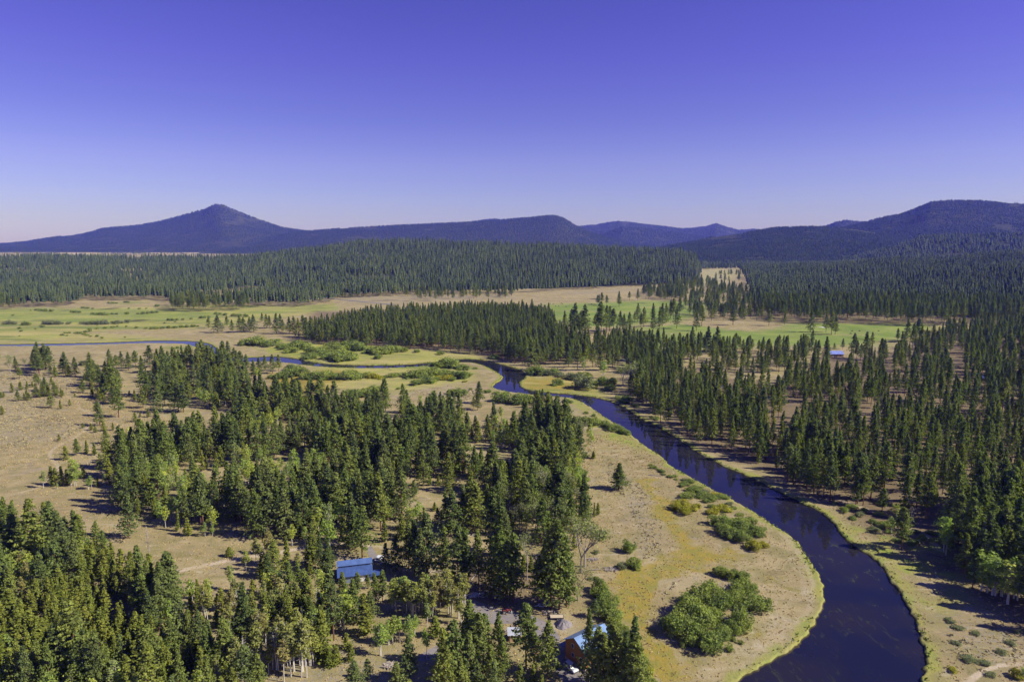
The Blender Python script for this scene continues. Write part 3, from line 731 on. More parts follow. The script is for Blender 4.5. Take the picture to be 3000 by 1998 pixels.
def snag(seed, foliage):
    rr = random.Random(seed); m = MB(); tips = []
    def br(p, d, L, r, lv):
        q = (p[0] + d[0] * L, p[1] + d[1] * L, p[2] + d[2] * L); m.tube(p, q, r, r * .6, 5)
        if lv <= 1: tips.append(q)
        if lv == 0: return
        for k in range(3 if lv > 1 else 4):
            v = Vector(d) + Vector((rr.uniform(-.75, .75), rr.uniform(-.75, .75), rr.uniform(-.1, .6))); v.normalize()
            br(q, tuple(v), L * rr.uniform(.55, .8), r * .58, lv - 1)
    br((0, 0, -.01), (rr.uniform(-.1, .1), rr.uniform(-.1, .1), 1), .34, .018, 4)
    zz = max(t_[2] for t_ in tips); sc_ = 1 / zz
    m.v = [(x * sc_, y * sc_, z * sc_) for x, y, z in m.v]
    T = np.array(tips) * sc_; r2 = np.random.RandomState(seed)
    T = np.repeat(T[r2.rand(len(T)) < foliage], 7, axis=0); T = T + r2.normal(0, .045, T.shape) * [1, 1, 1.3] - [0, 0, .02]
    return (leaf_quads(T, .017, np.array([0, 0, .5]), r2), m)
for i in range(4):
    cr, tk = snag(700 + i, [.8, .95, .6, .7][i]); mk('cottonwood', i, cr, tk, 'cottonwood', 'dead')
for i in range(3):
    cr, tk = snag(720 + i, 0.); tk2 = trunk_mb(1., .012, 80 + i, twigs=60, tw=.17, z0=.2)
    mk('snag', i, None, tk2 if i < 2 else tk, None, 'dead')

# ------------------------------------------------------------------ where the trees stand: [kind, x, y, z, height, width factor]
TREES = []
def put(kind, x, y, h, wf=1., z=0., hero=False): TREES.append([kind, float(x), float(y), float(z), float(h), float(wf), hero])
def heroes(conv, px, txt):
    """u v height kind (crop pixels) of trees one can tell apart"""
    K = {'P': 'pine', 'Y': 'young', 'A': 'aspen', 'B': 'birch', 'C': 'cottonwood', 'D': 'snag'}
    for e in txt.replace('\n', ' ').split(','):
        e = e.split()
        if len(e) < 4: continue
        u, v, h = map(float, e[:3]); (su, sv), = conv([(u, v)])
        p = gnd(su, sv); H = h * px / pxpm(p) / math.cos(math.atan2(CAMH - 8, p[1]))
        put(K[e[3]], p[0], p[1], H, (float(e[4]) if len(e) > 4 else 1.) * {'P': 1.25 if conv is C4 else 1.03, 'Y': 1.3}.get(e[3], 1.), hero=True)
def fill(poly, spacing, mixk, hr, seed=0, gate=None, jit=.42, wf=(1., .12)):
    """scattered trees of a wood, over a polygon on the ground"""
    poly = np.asarray(poly); rr = np.random.RandomState(seed + 900)
    lo, hi = poly.min(0), poly.max(0)
    gx, gy = np.meshgrid(np.arange(lo[0], hi[0], spacing), np.arange(lo[1], hi[1], spacing * .9))
    gx = gx + (np.arange(gx.shape[0]) % 2)[:, None] * spacing * .5
    x = gx.ravel() + rr.uniform(-jit, jit, gx.size) * spacing; y = gy.ravel() + rr.uniform(-jit, jit, gx.size) * spacing
    k = inpoly(x, y, poly)
    if gate is not None: k &= fbm(x / gate[0] + seed, y / gate[0] + 7 * seed, 2) > gate[1]
    x, y = x[k], y[k]
    for c in CLEAR:
        k = ~inpoly(x, y, c); x, y = x[k], y[k]
    if len(x) == 0: return
    d = river_sd(x, y); k = d > 3.; x, y = x[k], y[k]
    names = [m[0] for m in mixk]; pr = np.array([m[1] for m in mixk], float); pr /= pr.sum()
    # kinds come in patches
    f = fbm(x / 22 + seed * 3, y / 22, 2); f = (np.argsort(np.argsort(f)) + .5) / max(1, len(f))
    f = np.clip(f + rr.normal(0, .16, len(f)), 0, .9999) ; cum = np.cumsum(pr)
    f = (np.argsort(np.argsort(f)) + .5) / max(1, len(f))
    for xi, yi, fi in zip(x, y, f):
        kd = names[int(np.searchsorted(cum, fi))]; a, b = hr[kd]
        ub, vb = proj(xi, yi, 0.); ut, vt = proj(xi, yi, b)
        if any(u0 < ub < u1 and vb > v1 and vt < v1 for u0, u1, v1 in ((972, 1118, 1704), (1480, 1525, 1880), (1610, 1680, 1835), (2422, 2480, 1047))): continue
        put(kd, xi, yi, a + (b - a) * rr.beta(2, 2), max(.6, rr.normal(wf[0], wf[1])))

HR = {'pine': (15, 27), 'young': (6, 14), 'aspen': (8, 15), 'birch': (9, 15), 'cottonwood': (10, 17), 'snag': (9, 15)}
CLEAR = [G(C8([(640, 0), (950, 0), (960, 180), (880, 260), (700, 300), (640, 240), (700, 120)])),
         G(C8([(1100, 840), (1200, 850), (1420, 905), (1560, 930), (1700, 930), (1900, 850), (1960, 860), (1960, 960), (1800, 1080), (1900, 1300), (2050, 1450), (1750, 1450), (1500, 1420), (1360, 1400), (1360, 1060), (1180, 1030), (1060, 990)])),
         G(C8([(170, 600), (460, 560), (560, 660), (560, 760), (200, 760)])), G(C8([(760, 980), (1000, 980), (930, 1200), (760, 1240), (760, 1100)])),
         G(C8([(870, 400), (1240, 400), (1240, 740), (860, 720)])), G(C8([(-20, 1120), (700, 1080), (780, 1270), (560, 1270), (200, 1430), (-20, 1430)])),
         G(C8([(1480, 520), (1600, 520), (1590, 700), (1480, 700)])), G(C6([(1350, 660), (1500, 650), (1500, 770), (1360, 780)])), G(C6([(1740, 600), (1850, 590), (1850, 770), (1760, 780)])),
         G(C6([(890, 870), (1010, 870), (1010, 970), (900, 970)])), G(C6([(480, 750), (580, 750), (580, 800), (500, 800)])),
         G(C3([(2040, 720), (2355, 740), (2400, 960), (2040, 900)])), G([(2400, 1030), (2500, 1030), (2500, 1062), (2400, 1060)]),
         G(C4([(1600, 1290), (1730, 1270), (1730, 1370), (1640, 1370)])), G(C4([(700, 900), (1500, 900), (1560, 960), (1100, 1010), (700, 1000)])),
         G(C4([(1200, 640), (1300, 640), (1300, 740), (1200, 740)])), G(C5([(960, 1190), (1130, 1200), (1140, 1320), (960, 1320)])), G(C5([(250, 930), (380, 930), (400, 1100), (280, 1100)])),
         G(C5([(120, 1420), (450, 1380), (660, 1370), (700, 1480), (420, 1568), (420, 1480), (120, 1440)])), G(C5([(860, 1370), (1130, 1370), (1140, 1420), (860, 1410)]))]
HWY = [hw]
# left meadow and its scattered pines
heroes(C4, 1 / 2.24, """60 645 70 C,105 640 90 P,160 640 80 C,225 635 115 P,130 695 75 P,270 640 95 C,335 670 60 P,355 640 45 C,430 662 140 P,495 680 125 P,410 660 100 P,
240 740 80 P,255 735 60 P,340 735 52 Y,130 755 40 Y,180 752 42 Y,215 750 40 Y,120 840 72 P,160 835 45 Y,190 835 50 Y,230 820 58 P,260 815 50 Y,175 790 30 Y,300 810 50 Y,370 800 40 Y,410 805 40 Y,
335 885 112 P,398 890 55 Y,459 870 40 Y,15 930 60 Y,10 820 42 Y,25 815 38 Y,545 785 90 P,560 700 40 Y,605 815 50 Y,657 825 72 P,595 755 35 Y,493 812 24 Y,620 690 115 P,650 700 100 P,690 705 95 P,
655 1000 155 P,640 935 90 P,780 945 195 P,740 860 120 P,780 740 100 P,720 612 110 P,765 640 100 P,800 625 110 P,845 640 120 P,890 625 115 P,930 655 110 P,985 615 138 P 1.3,1045 650 100 P,1090 665 85 P,
960 720 80 A,990 700 60 A,915 700 60 A,940 885 135 P,850 812 40 Y,885 835 68 Y,1035 915 165 P,1080 742 100 P,1130 705 80 P,1170 905 200 P,1205 912 190 P,1240 835 120 P,1230 595 115 P,1175 600 95 P,1265 652 100 P,
1150 640 90 P,1190 700 110 P,1140 830 130 P,1230 780 110 P,1310 592 120 P,1340 582 110 P,1380 595 120 P,1430 622 130 P,1470 612 160 P,1500 600 150 P,1540 622 130 P,1580 642 130 P,1620 655 120 P,1665 692 120 P,
1700 662 110 P,1740 642 100 P,1790 658 120 P,1830 642 105 P,1400 660 90 P,1460 690 100 P,1520 680 90 P,1600 700 100 P,1310 870 120 A,1410 885 100 A 1.2,1350 800 90 A,1480 870 110 A 1.2,1550 890 110 A,1520 860 100 A,
1690 880 170 P,1740 830 110 P,1780 800 60 Y,1870 790 120 P,1920 790 110 P,1960 800 100 P,1690 700 90 A,1610 830 100 P,1640 800 80 P,
545 1015 32 Y,600 1030 45 Y,628 1045 38 Y,682 1035 60 Y,742 1030 48 Y,388 1100 42 Y,505 1195 105 P,430 1225 90 Y,570 1185 85 Y,620 1195 80 Y,655 1230 48 Y,645 1290 62 Y,696 1120 95 P,675 1160 50 Y,
780 1180 100 P 1.3,830 1170 90 P,860 1180 180 A 1.2,870 1175 60 Y,945 1110 90 Y,886 975 60 Y,920 945 35 Y,972 945 55 Y,1015 985 25 Y,1045 970 38 Y,1018 940 40 Y,1115 1010 45 Y,1145 1010 50 Y,1200 1120 150 P,1170 1110 150 P,
1250 1100 150 P,1000 1130 120 P,1035 1130 130 P,990 1170 70 Y,1090 1130 110 P,285 1410 120 A,340 1390 120 Y,370 1395 115 Y,410 1390 120 Y,440 1390 100 Y,490 1395 190 A,470 1395 90 A,465 1398 80 A,500 1395 140 A,548 1345 72 Y,600 1415 95 A,580 1420 80 A,378 1415 42 A,
640 1400 60 Y,690 1390 80 A""")
heroes(C4, 1 / 2.24, """1370 362 82 P .8,1430 392 112 P 1.2,1490 352 70 P,1525 392 85 P,1575 388 112 P,1600 386 95 P,1640 380 90 P,1665 387 112 P,1720 322 60 P,1750 362 92 P,1770 360 80 P,1815 398 132 P,1858 386 80 P,1840 360 90 P,1900 400 110 P,1930 395 110 P,1960 420 120 P,1990 400 120 P""")
# central wood
heroes(C5, 1 / 2.24, """275 905 205 P,170 985 190 P,60 935 120 P,30 980 130 P,430 915 145 P 1.2,520 885 95 A,600 885 125 A 1.2,700 965 195 P,650 880 100 P,740 880 90 P,905 855 140 P 1.4,895 900 110 P,870 890 80 P,1275 885 115 P,1320 872 110 P,1300 860 90 P,
1375 905 105 P,1010 1015 115 A,1050 975 110 A,1130 1010 115 A,1190 1005 120 A,1240 980 100 A,1300 1005 120 A,1340 955 110 A,1400 962 90 A,960 1095 160 P,880 1065 125 P,830 1085 150 P,1000 1165 80 Y,1480 1108 175 P .8,1510 1112 110 A,
1570 1155 180 C .9,1640 1158 185 A .7,1655 1218 50 Y,1820 1418 165 P 1.5,490 1155 155 P,390 1165 195 P,350 1185 120 P,240 1155 180 P,160 1165 145 P,680 1185 180 P,720 1255 150 P,540 1398 235 P,405 1388 210 P,310 1362 150 P,760 1275 180 P,
650 1255 150 P,590 1320 125 P,810 1305 110 P,870 1325 165 P,910 1335 150 P,1010 1305 120 Y,1050 1335 115 P,1090 1335 110 P,1440 1275 150 C,640 1392 60 Y,580 1392 60 Y,480 1465 100 P,220 1455 110 P,700 1445 90 P,612 1548 45 Y,
1220 1180 180 P,1260 1160 180 P,1200 1280 170 P,1300 1260 170 P,1330 1330 180 P,1180 1380 180 P,1250 1400 190 P,1400 1330 170 A,1500 1300 170 A,1520 1380 160 P,1430 1400 170 P,1300 1100 150 A,1360 1090 140 A,1420 1110 120 A,1170 1260 150 P,1240 1060 140 A,
1290 1520 210 C,1340 1540 240 C,1450 1500 200 C,1480 1500 180 A,1190 1530 160 C,1250 1560 140 A,1600 1640 180 A 1.2,1660 1600 90 Y .6,1560 1500 150 P""")
heroes(C5, 1 / 2.24, """1465 382 130 P,1510 402 160 P,1535 408 205 P,1600 428 215 P,1575 400 150 P,1560 420 150 P,1690 402 170 P,1705 408 215 P,1740 395 175 P,1760 380 160 P,1785 385 150 P,1665 362 90 P,1830 372 120 P,1855 380 110 P,1890 372 112 P,1822 222 100 P,1690 212 70 P,1710 208 80 P,1742 218 72 P,
1680 205 60 P,1890 182 60 P,1945 180 76 P,1996 172 50 D,1945 318 118 P,1985 358 130 P,1965 358 100 P .7,2047 388 185 P .6,2045 300 100 P,1925 322 70 P,2087 385 160 P .6,2105 352 150 P,2130 322 120 P,2200 366 140 P,2160 300 120 P,2178 300 130 P,2220 280 120 P,1360 302 105 P,1310 292 92 P,1250 272 100 P,1335 300 90 P,
1180 440 120 P,1250 640 200 P 1.1,1290 610 150 P,1400 600 130 P,1330 600 120 P,1440 580 140 P,1500 600 170 P,1550 640 180 P,1590 640 100 A,1600 600 150 P,1650 620 160 P,1720 690 130 A 1.1,1750 640 130 P,1780 620 140 P,1810 600 130 P,1890 770 180 C 1.7,1880 620 140 P,1970 660 160 P,2000 650 100 P,2050 580 120 P,2140 620 140 P,
1850 740 120 C 1.5,1700 640 150 P,1490 620 150 P,1160 570 140 P,1100 580 120 P,1210 590 110 P,945 520 100 P .7""")
heroes(C6, 1 / 2.24, """330 342 128 P 1.2,565 347 112 P,125 347 130 P,90 382 120 P,265 305 100 P,840 388 150 P .8,668 340 85 P,940 388 120 P,975 405 145 P .9,1000 403 132 P,485 312 90 P,370 300 80 P,395 310 80 P,1470 455 152 P,1410 450 85 P,1540 445 145 P,1515 450 120 P,1240 490 100 P,
1050 500 70 P,995 500 42 P,1120 560 160 P,1200 570 180 P,940 560 140 P,870 540 100 P,1300 560 130 P,165 512 160 P,60 515 160 P,225 515 160 P,845 1300 110 P""")
# trees around the yards
heroes(C8, 1 / 2.355, """145 640 200 P 1.2,380 552 335 P 1.1,330 490 280 P,540 622 165 P,612 642 235 P,740 645 330 P,700 620 300 P,825 662 395 P 1.1,780 700 330 P,965 382 270 P,1010 395 290 P 1.4,940 692 335 P,1038 752 395 P,1108 745 375 P .9,1185 752 355 P .85,1165 372 335 P 1.2,1075 352 290 P,1125 342 325 P 1.2,
735 132 112 P,460 118 118 P,668 192 120 A,620 230 120 P,880 228 55 Y,900 330 120 P,1330 800 430 P 1.1,1290 760 330 P,1425 860 440 P 1.1,1380 840 380 P,1680 900 540 P .85,1640 870 400 P .8,1740 905 560 P .95,1790 890 450 P .85,1590 860 300 P,1545 642 100 Y,1495 642 105 Y,1475 492 75 Y,1632 398 195 A 1.2,1510 372 200 A,1470 362 190 C,
1605 212 200 C,1540 200 150 C,1500 150 110 A,1920 372 255 P .8,1885 655 300 C 1.2,1912 612 270 C 1.3,1870 845 230 C 1.1,1860 470 200 C,1700 200 150 C,1740 280 190 P,1820 300 180 P,1780 170 190 C,2003 255 80 Y .7,
1340 290 120 A,1370 280 90 A,1270 290 150 A,1240 270 220 P,1300 230 200 P,1420 380 120 P,
1510 1312 395 P 1.1,1562 1322 300 P .9,1662 1375 345 P 1.2,1942 1402 445 P .68,2110 1500 430 P 1.05,2040 1520 400 P,1120 1290 350 P,1010 1450 420 P 1.3,960 1400 320 P,1215 1285 315 P .9,1322 1320 350 P .8,1342 1405 310 P .7,1260 1460 280 P,700 1420 300 P 1.1,620 1470 180 P 1.2,330 1460 180 P 1.3,418 1385 125 P,
1470 1440 140 P 1.2,1560 1430 130 Y,1180 1500 200 P,1290 1560 260 P,1060 1560 280 P,2180 1480 300 P,2250 1560 260 P,1620 1540 160 Y,200 1292 120 Y,152 1290 110 Y,302 1262 110 Y,277 1172 95 Y,880 1092 130 Y 1.3,826 1255 225 A .7,510 1222 220 A 1.2,560 1150 180 A 1.1,590 1140 200 A,640 1130 180 A,700 1130 180 A 1.1,745 1090 150 A,
480 1130 130 A,105 1262 330 Y .8,60 1200 300 A .8,15 1290 280 B,45 1290 260 B,185 1118 460 P .75,320 1010 280 P 1.2,270 960 200 P,400 1080 260 Y,440 1000 200 P,250 850 190 P 1.1,350 800 140 P 1.2,470 870 200 P,520 850 200 P,420 760 90 P,820 1000 160 P .8,830 1020 160 A,1060 1010 200 B,1080 850 200 B,1040 960 120 B,1985 960 110 P 1.3""")
heroes(lambda l: [(500 + u / 3.94, 1600 + v / 3.94) for u, v in l], 1 / 3.94, """30 800 670 P 1.2,-60 830 600 P,692 508 305 A .8,440 700 345 A .9,870 1200 700 P 1.05,660 1460 530 P 1.1,860 1680 480 P 1.2,1020 1660 380 P 1.2,1045 360 210 Y,1195 372 380 P 1.2,870 282 250 B,1130 300 280 B,1480 320 260 B,1340 185 190 B,1565 200 160 B,
1810 292 300 P,685 112 98 Y 1.3,1100 950 380 P,1160 900 300 P,110 1660 240 P 1.2,330 1620 260 Y,540 720 190 B,600 740 200 B,670 745 200 B,1080 960 250 B,1240 830 330 P,1290 850 320 B,1360 880 330 B,1410 830 250 B,1480 860 260 A,1560 880 300 P,1620 900 300 P,1700 700 180 P,
1240 1405 520 B,1310 1395 520 B,1390 1505 560 B,1430 1445 540 B,1490 1372 520 B,1530 1440 560 B,1550 1355 520 B,1600 1345 500 B,1655 1330 480 B,1570 1512 560 B,1310 1565 480 B,1180 1420 380 B,1720 1300 330 Y,1760 1360 150 Y,1840 1390 170 Y,1920 1370 190 Y 1.2,1130 1480 300 B,
1700 1100 250 Y,1750 1150 300 Y,1770 1000 260 Y,345 1270 190 B,270 1220 230 B,150 1180 200 B,120 1180 190 B,410 740 130 Y,200 960 190 Y,320 900 170 Y,370 960 150 Y,540 920 170 Y,600 900 190 B,720 1000 200 D""")
# snag and bottom-left giants
heroes(lambda l: [(u / 2.246, 1300 + v / 2.246) for u, v in l], 1 / 2.246, """985 745 210 D,845 620 280 P 1.1,430 850 380 P 1.2,350 760 350 P 1.1,205 820 420 P 1.2,110 790 360 P 1.1,40 760 360 P,540 720 240 P,690 760 180 P,640 700 180 P,500 1560 460 P 1.3,1000 1540 310 P 1.2,1480 1540 360 P,1240 600 110 Y 1.3,1350 610 100 A,1400 605 80 A,1450 590 45 A,1330 600 70 A,
1510 742 62 Y 1.1,1830 560 45 A,30 1000 260 A,1110 1080 340 P 1.3,1000 1060 310 P,60 1560 140 A 1.3,90 1600 250 A,230 1400 150 A,340 1540 180 P,1170 1560 110 Y,70 1420 170 A""")
# right bank
heroes(C3, .552, """2060 610 230 P 1.2,2170 560 220 P,2230 645 285 P 1.2,2180 690 240 P,2300 600 260 P,2120 690 220 P 1.2,2270 850 230 A 1.3,2300 820 210 A 1.3,2240 810 200 A 1.2,2130 780 210 A 1.35,2160 790 200 A 1.2,2080 770 200 P,2190 800 220 A 1.5,2345 740 300 P 1.2,2320 830 180 A 1.4,2180 730 260 P 1.2,1705 560 210 P 1.15,1930 575 200 A 1.1,1940 590 150 A 1,1925 450 135 A .9,1680 400 90 A 1.4,1700 460 110 P 1.2,1650 480 100 A 1.1,1460 330 150 P,1200 250 180 P,1130 215 170 P,1755 420 90 D,1600 370 130 P 1.1,
205 245 135 P 1.3,70 78 38 Y,95 375 60 Y .6,2355 1250 60 A 1.5,1100 200 200 P 1.2,1240 265 190 P,1325 305 230 P,1470 318 260 P,1540 298 220 P,1585 240 150 P,1830 390 230 P,2000 420 300 P,2110 380 260 P,1990 600 150 P 1.2,2030 690 200 P,2355 900 280 P""")

mixW = [('pine', .42), ('young', .30), ('aspen', .28)]
# lower-left wood
fill(G([(-260, 1560), (60, 1575), (180, 1600), (300, 1640), (400, 1690), (470, 1760), (540, 1830), (620, 1900), (680, 1990), (700, 2250), (-400, 2250)]), 4.4, [('young', .56), ('pine', .14), ('aspen', .16), ('birch', .14)], dict(HR, young=(5, 13), pine=(12, 20), aspen=(7, 12), birch=(7, 12)), 1)
fill(G([(680, 1860), (760, 1870), (760, 1990), (1000, 1960), (960, 2030), (760, 2180), (680, 2200)]), 7, [('young', .5), ('birch', .5)], HR, 2, (12, .5))
# central wood, front part
cen = [(310, 1420), (330, 1380), (430, 1330), (560, 1330), (640, 1290), (700, 1250), (900, 1230), (1000, 1235), (1050, 1260), (1120, 1300), (1230, 1310), (1230, 1400), (1180, 1450), (1060, 1480), (1020, 1560), (960, 1620), (800, 1600), (720, 1560), (560, 1565), (430, 1545), (350, 1500)]
fill(G(cen), 6.6, [('pine', .40), ('young', .28), ('aspen', .32)], HR, 3, (24, .34))
fill(G([(560, 1170), (640, 1160), (760, 1190), (900, 1190), (1000, 1200), (1100, 1230), (1180, 1260), (1100, 1290), (900, 1240), (700, 1240), (620, 1210)]), 7.5, mixW, HR, 4, (22, .36))
fill(G([(460, 1080), (560, 1065), (640, 1070), (720, 1100), (760, 1150), (700, 1180), (560, 1170), (500, 1200), (440, 1190), (400, 1150), (440, 1110)]), 8.5, [('pine', .6), ('young', .3), ('aspen', .1)], HR, 5, (18, .40))
fill(G(C5([(900, 1100), (1200, 1010), (1440, 1000), (1560, 1200), (1570, 1400), (1500, 1560), (1500, 1640), (1150, 1600), (1130, 1400), (1150, 1180), (980, 1150)])), 6.8, [('pine', .5), ('aspen', .3), ('young', .2)], HR, 6)
fill(G(C5([(0, 960), (250, 900), (800, 1000), (950, 1100), (1130, 1240), (1130, 1560), (700, 1600), (0, 1560)])), 8.5, [('pine', .6), ('young', .4)], HR, 7, (25, .38))
fill(G(C8([(1230, 180), (1500, 150), (1900, 250), (1940, 420), (1900, 760), (1700, 840), (1500, 760), (1240, 600), (1240, 350)])), 8, [('pine', .4), ('cottonwood', .3), ('young', .3)], dict(HR, young=(4, 9)), 8, (14, .42))
fill(G(C8([(570, 900), (700, 965), (900, 985), (1080, 975), (1100, 860), (1000, 835), (850, 850), (600, 880)])), 3.0, [('birch', .85), ('aspen', .15)], dict(HR, birch=(10, 14), aspen=(10, 13)), 9)
fill(G(C8([(-20, 780), (560, 780), (560, 1060), (480, 1180), (200, 1060), (-20, 1060)])), 5.4, [('young', .45), ('aspen', .25), ('pine', .3)], HR, 10, (12, .38))
fill(G(C8([(900, 1250), (1360, 1250), (1500, 1500), (1400, 1700), (500, 1700), (640, 1500)])), 7.5, [('pine', .6), ('young', .4)], HR, 12, (12, .45))
fill(G(C8([(2000, 1300), (2300, 1430), (2400, 1700), (1900, 1700)])), 6, [('pine', .7), ('young', .3)], HR, 13)
fill(G(C8([(40, 300), (880, 60), (900, 420), (700, 560), (60, 560)])), 8.5, [('pine', .5), ('aspen', .2), ('young', .3)], HR, 14, (14, .42))
fill(G([(560, 1750), (700, 1760), (800, 1740), (960, 1745), (990, 1800), (960, 1880), (900, 1900), (760, 1860), (640, 1870), (560, 1850)]), 5.0, [('birch', .36), ('young', .34), ('pine', .14), ('aspen', .16)], dict(HR, pine=(10, 17), young=(5, 11)), 15, (9, .34))
fill(G([(590, 1890), (760, 1880), (860, 1900), (860, 1960), (760, 1990), (600, 2010)]), 4.6, [('birch', .6), ('young', .4)], dict(HR, young=(4, 9)), 16)
fill(G([(700, 1640), (790, 1625), (860, 1640), (960, 1650), (960, 1690), (780, 1690)]), 6, [('birch', .5), ('young', .3), ('pine', .2)], HR, 17)
# middle wood beyond the willow flats
mid = [(-260, 420), (-120, 395), (100, 330), (300, 300), (700, 280), (1100, 270), (1260, 300), (1380, 340), (1450, 440), (1500, 560), (1400, 600), (1150, 590), (1000, 545), (700, 515), (330, 492), (100, 482), (-60, 470), (-260, 460)]
fill(G(C5(mid)), 9.5, [('pine', 1.)], dict(HR, pine=(18, 28)), 20, (40, .30), wf=(.8, .1))
fill(G(C5([(1450, 440), (1620, 480), (1760, 470), (1900, 480), (2240, 500), (2240, 620), (2100, 640), (1940, 600), (1800, 560), (1640, 600), (1500, 600)])), 9.5, [('pine', .9), ('young', .1)], HR, 21, (30, .38), wf=(.85, .12))
fill(G(C6([(-30, 480), (860, 480), (880, 530), (-30, 540)])), 9.5, [('pine', 1.)], dict(HR, pine=(12, 21)), 22, (30, .40), wf=(.9, .12))
fill(G(C6([(0, 620), (200, 640), (480, 690), (760, 640), (860, 560), (860, 540), (0, 560)])), 11, [('pine', 1.)], dict(HR, pine=(13, 24)), 23, (30, .38), wf=(.9, .12))
# right-hand forest
fill(G(C6([(-380, 560), (-200, 640), (-40, 690), (150, 750), (480, 800), (760, 720), (880, 590), (1100, 575), (1300, 575), (1440, 510), (1680, 440), (1740, 400), (2400, 330), (3000, 330), (3000, 1700), (2400, 1700), (1900, 1640), (1500, 1500), (1300, 1420), (1160, 1460), (960, 1440),
             (760, 1400), (600, 1290), (450, 1230), (200, 1140), (-60, 1080), (-200, 950), (-340, 850)])), 9.6, [('pine', .86), ('young', .12), ('snag', .02)], dict(HR, pine=(14, 27)), 30, (26, .36), wf=(.74, .12))
fill(G(C6([(-360, 740), (-200, 770), (100, 820), (500, 1000), (900, 1150), (1200, 1340), (1150, 1450), (760, 1400), (450, 1235), (200, 1140), (-40, 1080), (-200, 960)])), 9.5, [('pine', .95), ('young', .05)], dict(HR, pine=(15, 27)), 33, (18, .33), wf=(.78, .12))
fill(G(C3([(1980, 380), (2500, 300), (3000, 700), (2700, 1100), (2355, 900), (2050, 640), (1960, 500)])), 7, [('pine', .85), ('aspen', .15)], HR, 31)
fill(G(C3([(1150, 260), (1350, 330), (1600, 420), (1900, 420), (1960, 330), (1600, 200)])), 15, [('pine', 1.)], HR, 32)
fill(G(C4([(-80, 600), (420, 596), (520, 680), (200, 692), (-80, 660)])), 13, [('pine', .55), ('cottonwood', .25), ('young', .2)], HR, 50, (16, .42), wf=(1.2, .15))
fill(G(C4([(60, 740), (440, 780), (430, 820), (80, 850)])), 9, [('young', .8), ('pine', .2)], dict(HR, young=(5, 10), pine=(9, 14)), 51, (12, .50), wf=(1.2, .15))
fill(G(C4([(560, 680), (760, 700), (830, 900), (760, 960), (620, 860)])), 9, [('pine', .6), ('young', .4)], HR, 52, (14, .44), wf=(1.15, .15))
fill(G(Q3([(40, 600), (420, 560), (420, 670), (20, 680)])), 26, [('pine', 1.)], dict(HR, pine=(15, 24)), 53, (90, .52))
# scattered trees in front of the far forest edges
fill(G(Q2([(-60, 750), (0, 690), (600, 680), (1200, 690), (1200, 740), (700, 752), (200, 745)])), 26, [('pine', 1.)], dict(HR, pine=(17, 26)), 40, (60, .42))
fill(G(Q3([(-80, 650), (60, 640), (300, 660), (450, 700), (700, 860), (560, 880), (200, 890), (0, 850), (0, 760), (-120, 740)])), 24, [('pine', 1.)], dict(HR, pine=(18, 28)), 41, (70, .36))
fill(G(Q2([(2050, 700), (2355, 670), (2355, 760), (2100, 745)])), 20, [('pine', 1.)], dict(HR, pine=(17, 26)), 42)
fill(G(Q3([(0, 800), (300, 820), (700, 850), (720, 905), (400, 890), (0, 900)])), 30, [('pine', 1.)], dict(HR, pine=(18, 26)), 43, (60, .45))

# ------------------------------------------------------------------ willow and other bushes: u v(base centre) width kind height-ratio
def bushes(conv, px, txt):
    K = {'W': 'willow', 'Z': 'yellow_willow', 'G': 'grey_willow'}
    for e in txt.replace('\n', ' ').split(','):
        e = e.split()
        if len(e) < 4: continue
        (su, sv), = conv([(float(e[0]), float(e[1]))])
        p = gnd(su, sv); wd = float(e[2]) * px / pxpm(p); ra = float(e[4]) if len(e) > 4 else .75
        TREES.append([K[e[3]], p[0], p[1], 0., wd / 1.40, ra * .95, True])
bushes(C3, .552, """510 350 90 Z .6,560 370 90 Z .6,540 330 80 Z .6,590 350 70 Z .6,626 338 42 Z .7,572 285 90 W .4,640 280 80 W .4,590 250 70 W .4,560 215 60 W .3,700 295 80 W .35,740 285 70 W .35,670 310 45 W .5,620 235 60 W .3,
745 355 100 Z .45,685 372 60 Z .6,720 370 50 Z .5,790 360 50 Z .3,740 430 120 W .55,800 450 120 W .6,760 480 120 W .6,850 430 110 W .5,880 470 120 W .55,850 510 110 W .6,930 470 90 W .6,955 490 80 W .6,800 500 100 W .6,900 420 90 W .45,
930 560 100 Z .6,900 555 60 W .6,970 545 60 Z .6,430 150 40 W .5,390 130 38 W .5,375 115 25 W .5,475 178 42 W .4,415 140 25 W .4,510 190 30 W .3,250 575 85 W .95,285 560 40 W .8,285 655 85 W .85,300 665 50 W .8,215 660 60 G .75,240 655 45 G .9,
740 690 80 W .7,775 710 90 W .7,820 715 90 W .7,860 720 90 W .7,870 770 110 W .7,830 800 110 W .75,905 790 90 W .7,940 880 150 W .65,895 860 100 W .7,810 850 120 W .85,690 820 140 W .85,640 850 150 W .85,740 880 130 W .85,
560 900 160 W .85,620 960 170 W .85,520 960 150 W .85,480 1000 130 W .85,570 1040 170 W .85,640 980 140 W .8,660 930 120 W .8,720 940 90 W .8,840 960 140 W .9,870 1000 120 W .85,810 1000 110 W .8,755 1030 110 W .85,700 1100 150 W .9,660 1080 120 W .85,
730 1060 110 W .85,790 1095 55 W .7,815 1045 30 W .9,853 1060 28 W .9,545 1070 60 W .7,1980 1205 60 Z .4,2240 1110 60 G .4,2180 1230 60 G .4,2060 1150 90 G .3,20 70 40 W .4,-5 230 60 W .5,30 200 60 W .5,10 160 60 W .5,2070 480 60 W .6,1870 480 70 W .4,1560 420 50 W .5,1450 400 50 W .4,1720 500 60 W .5,1640 470 50 W .4,2320 1240 70 Z .8""")
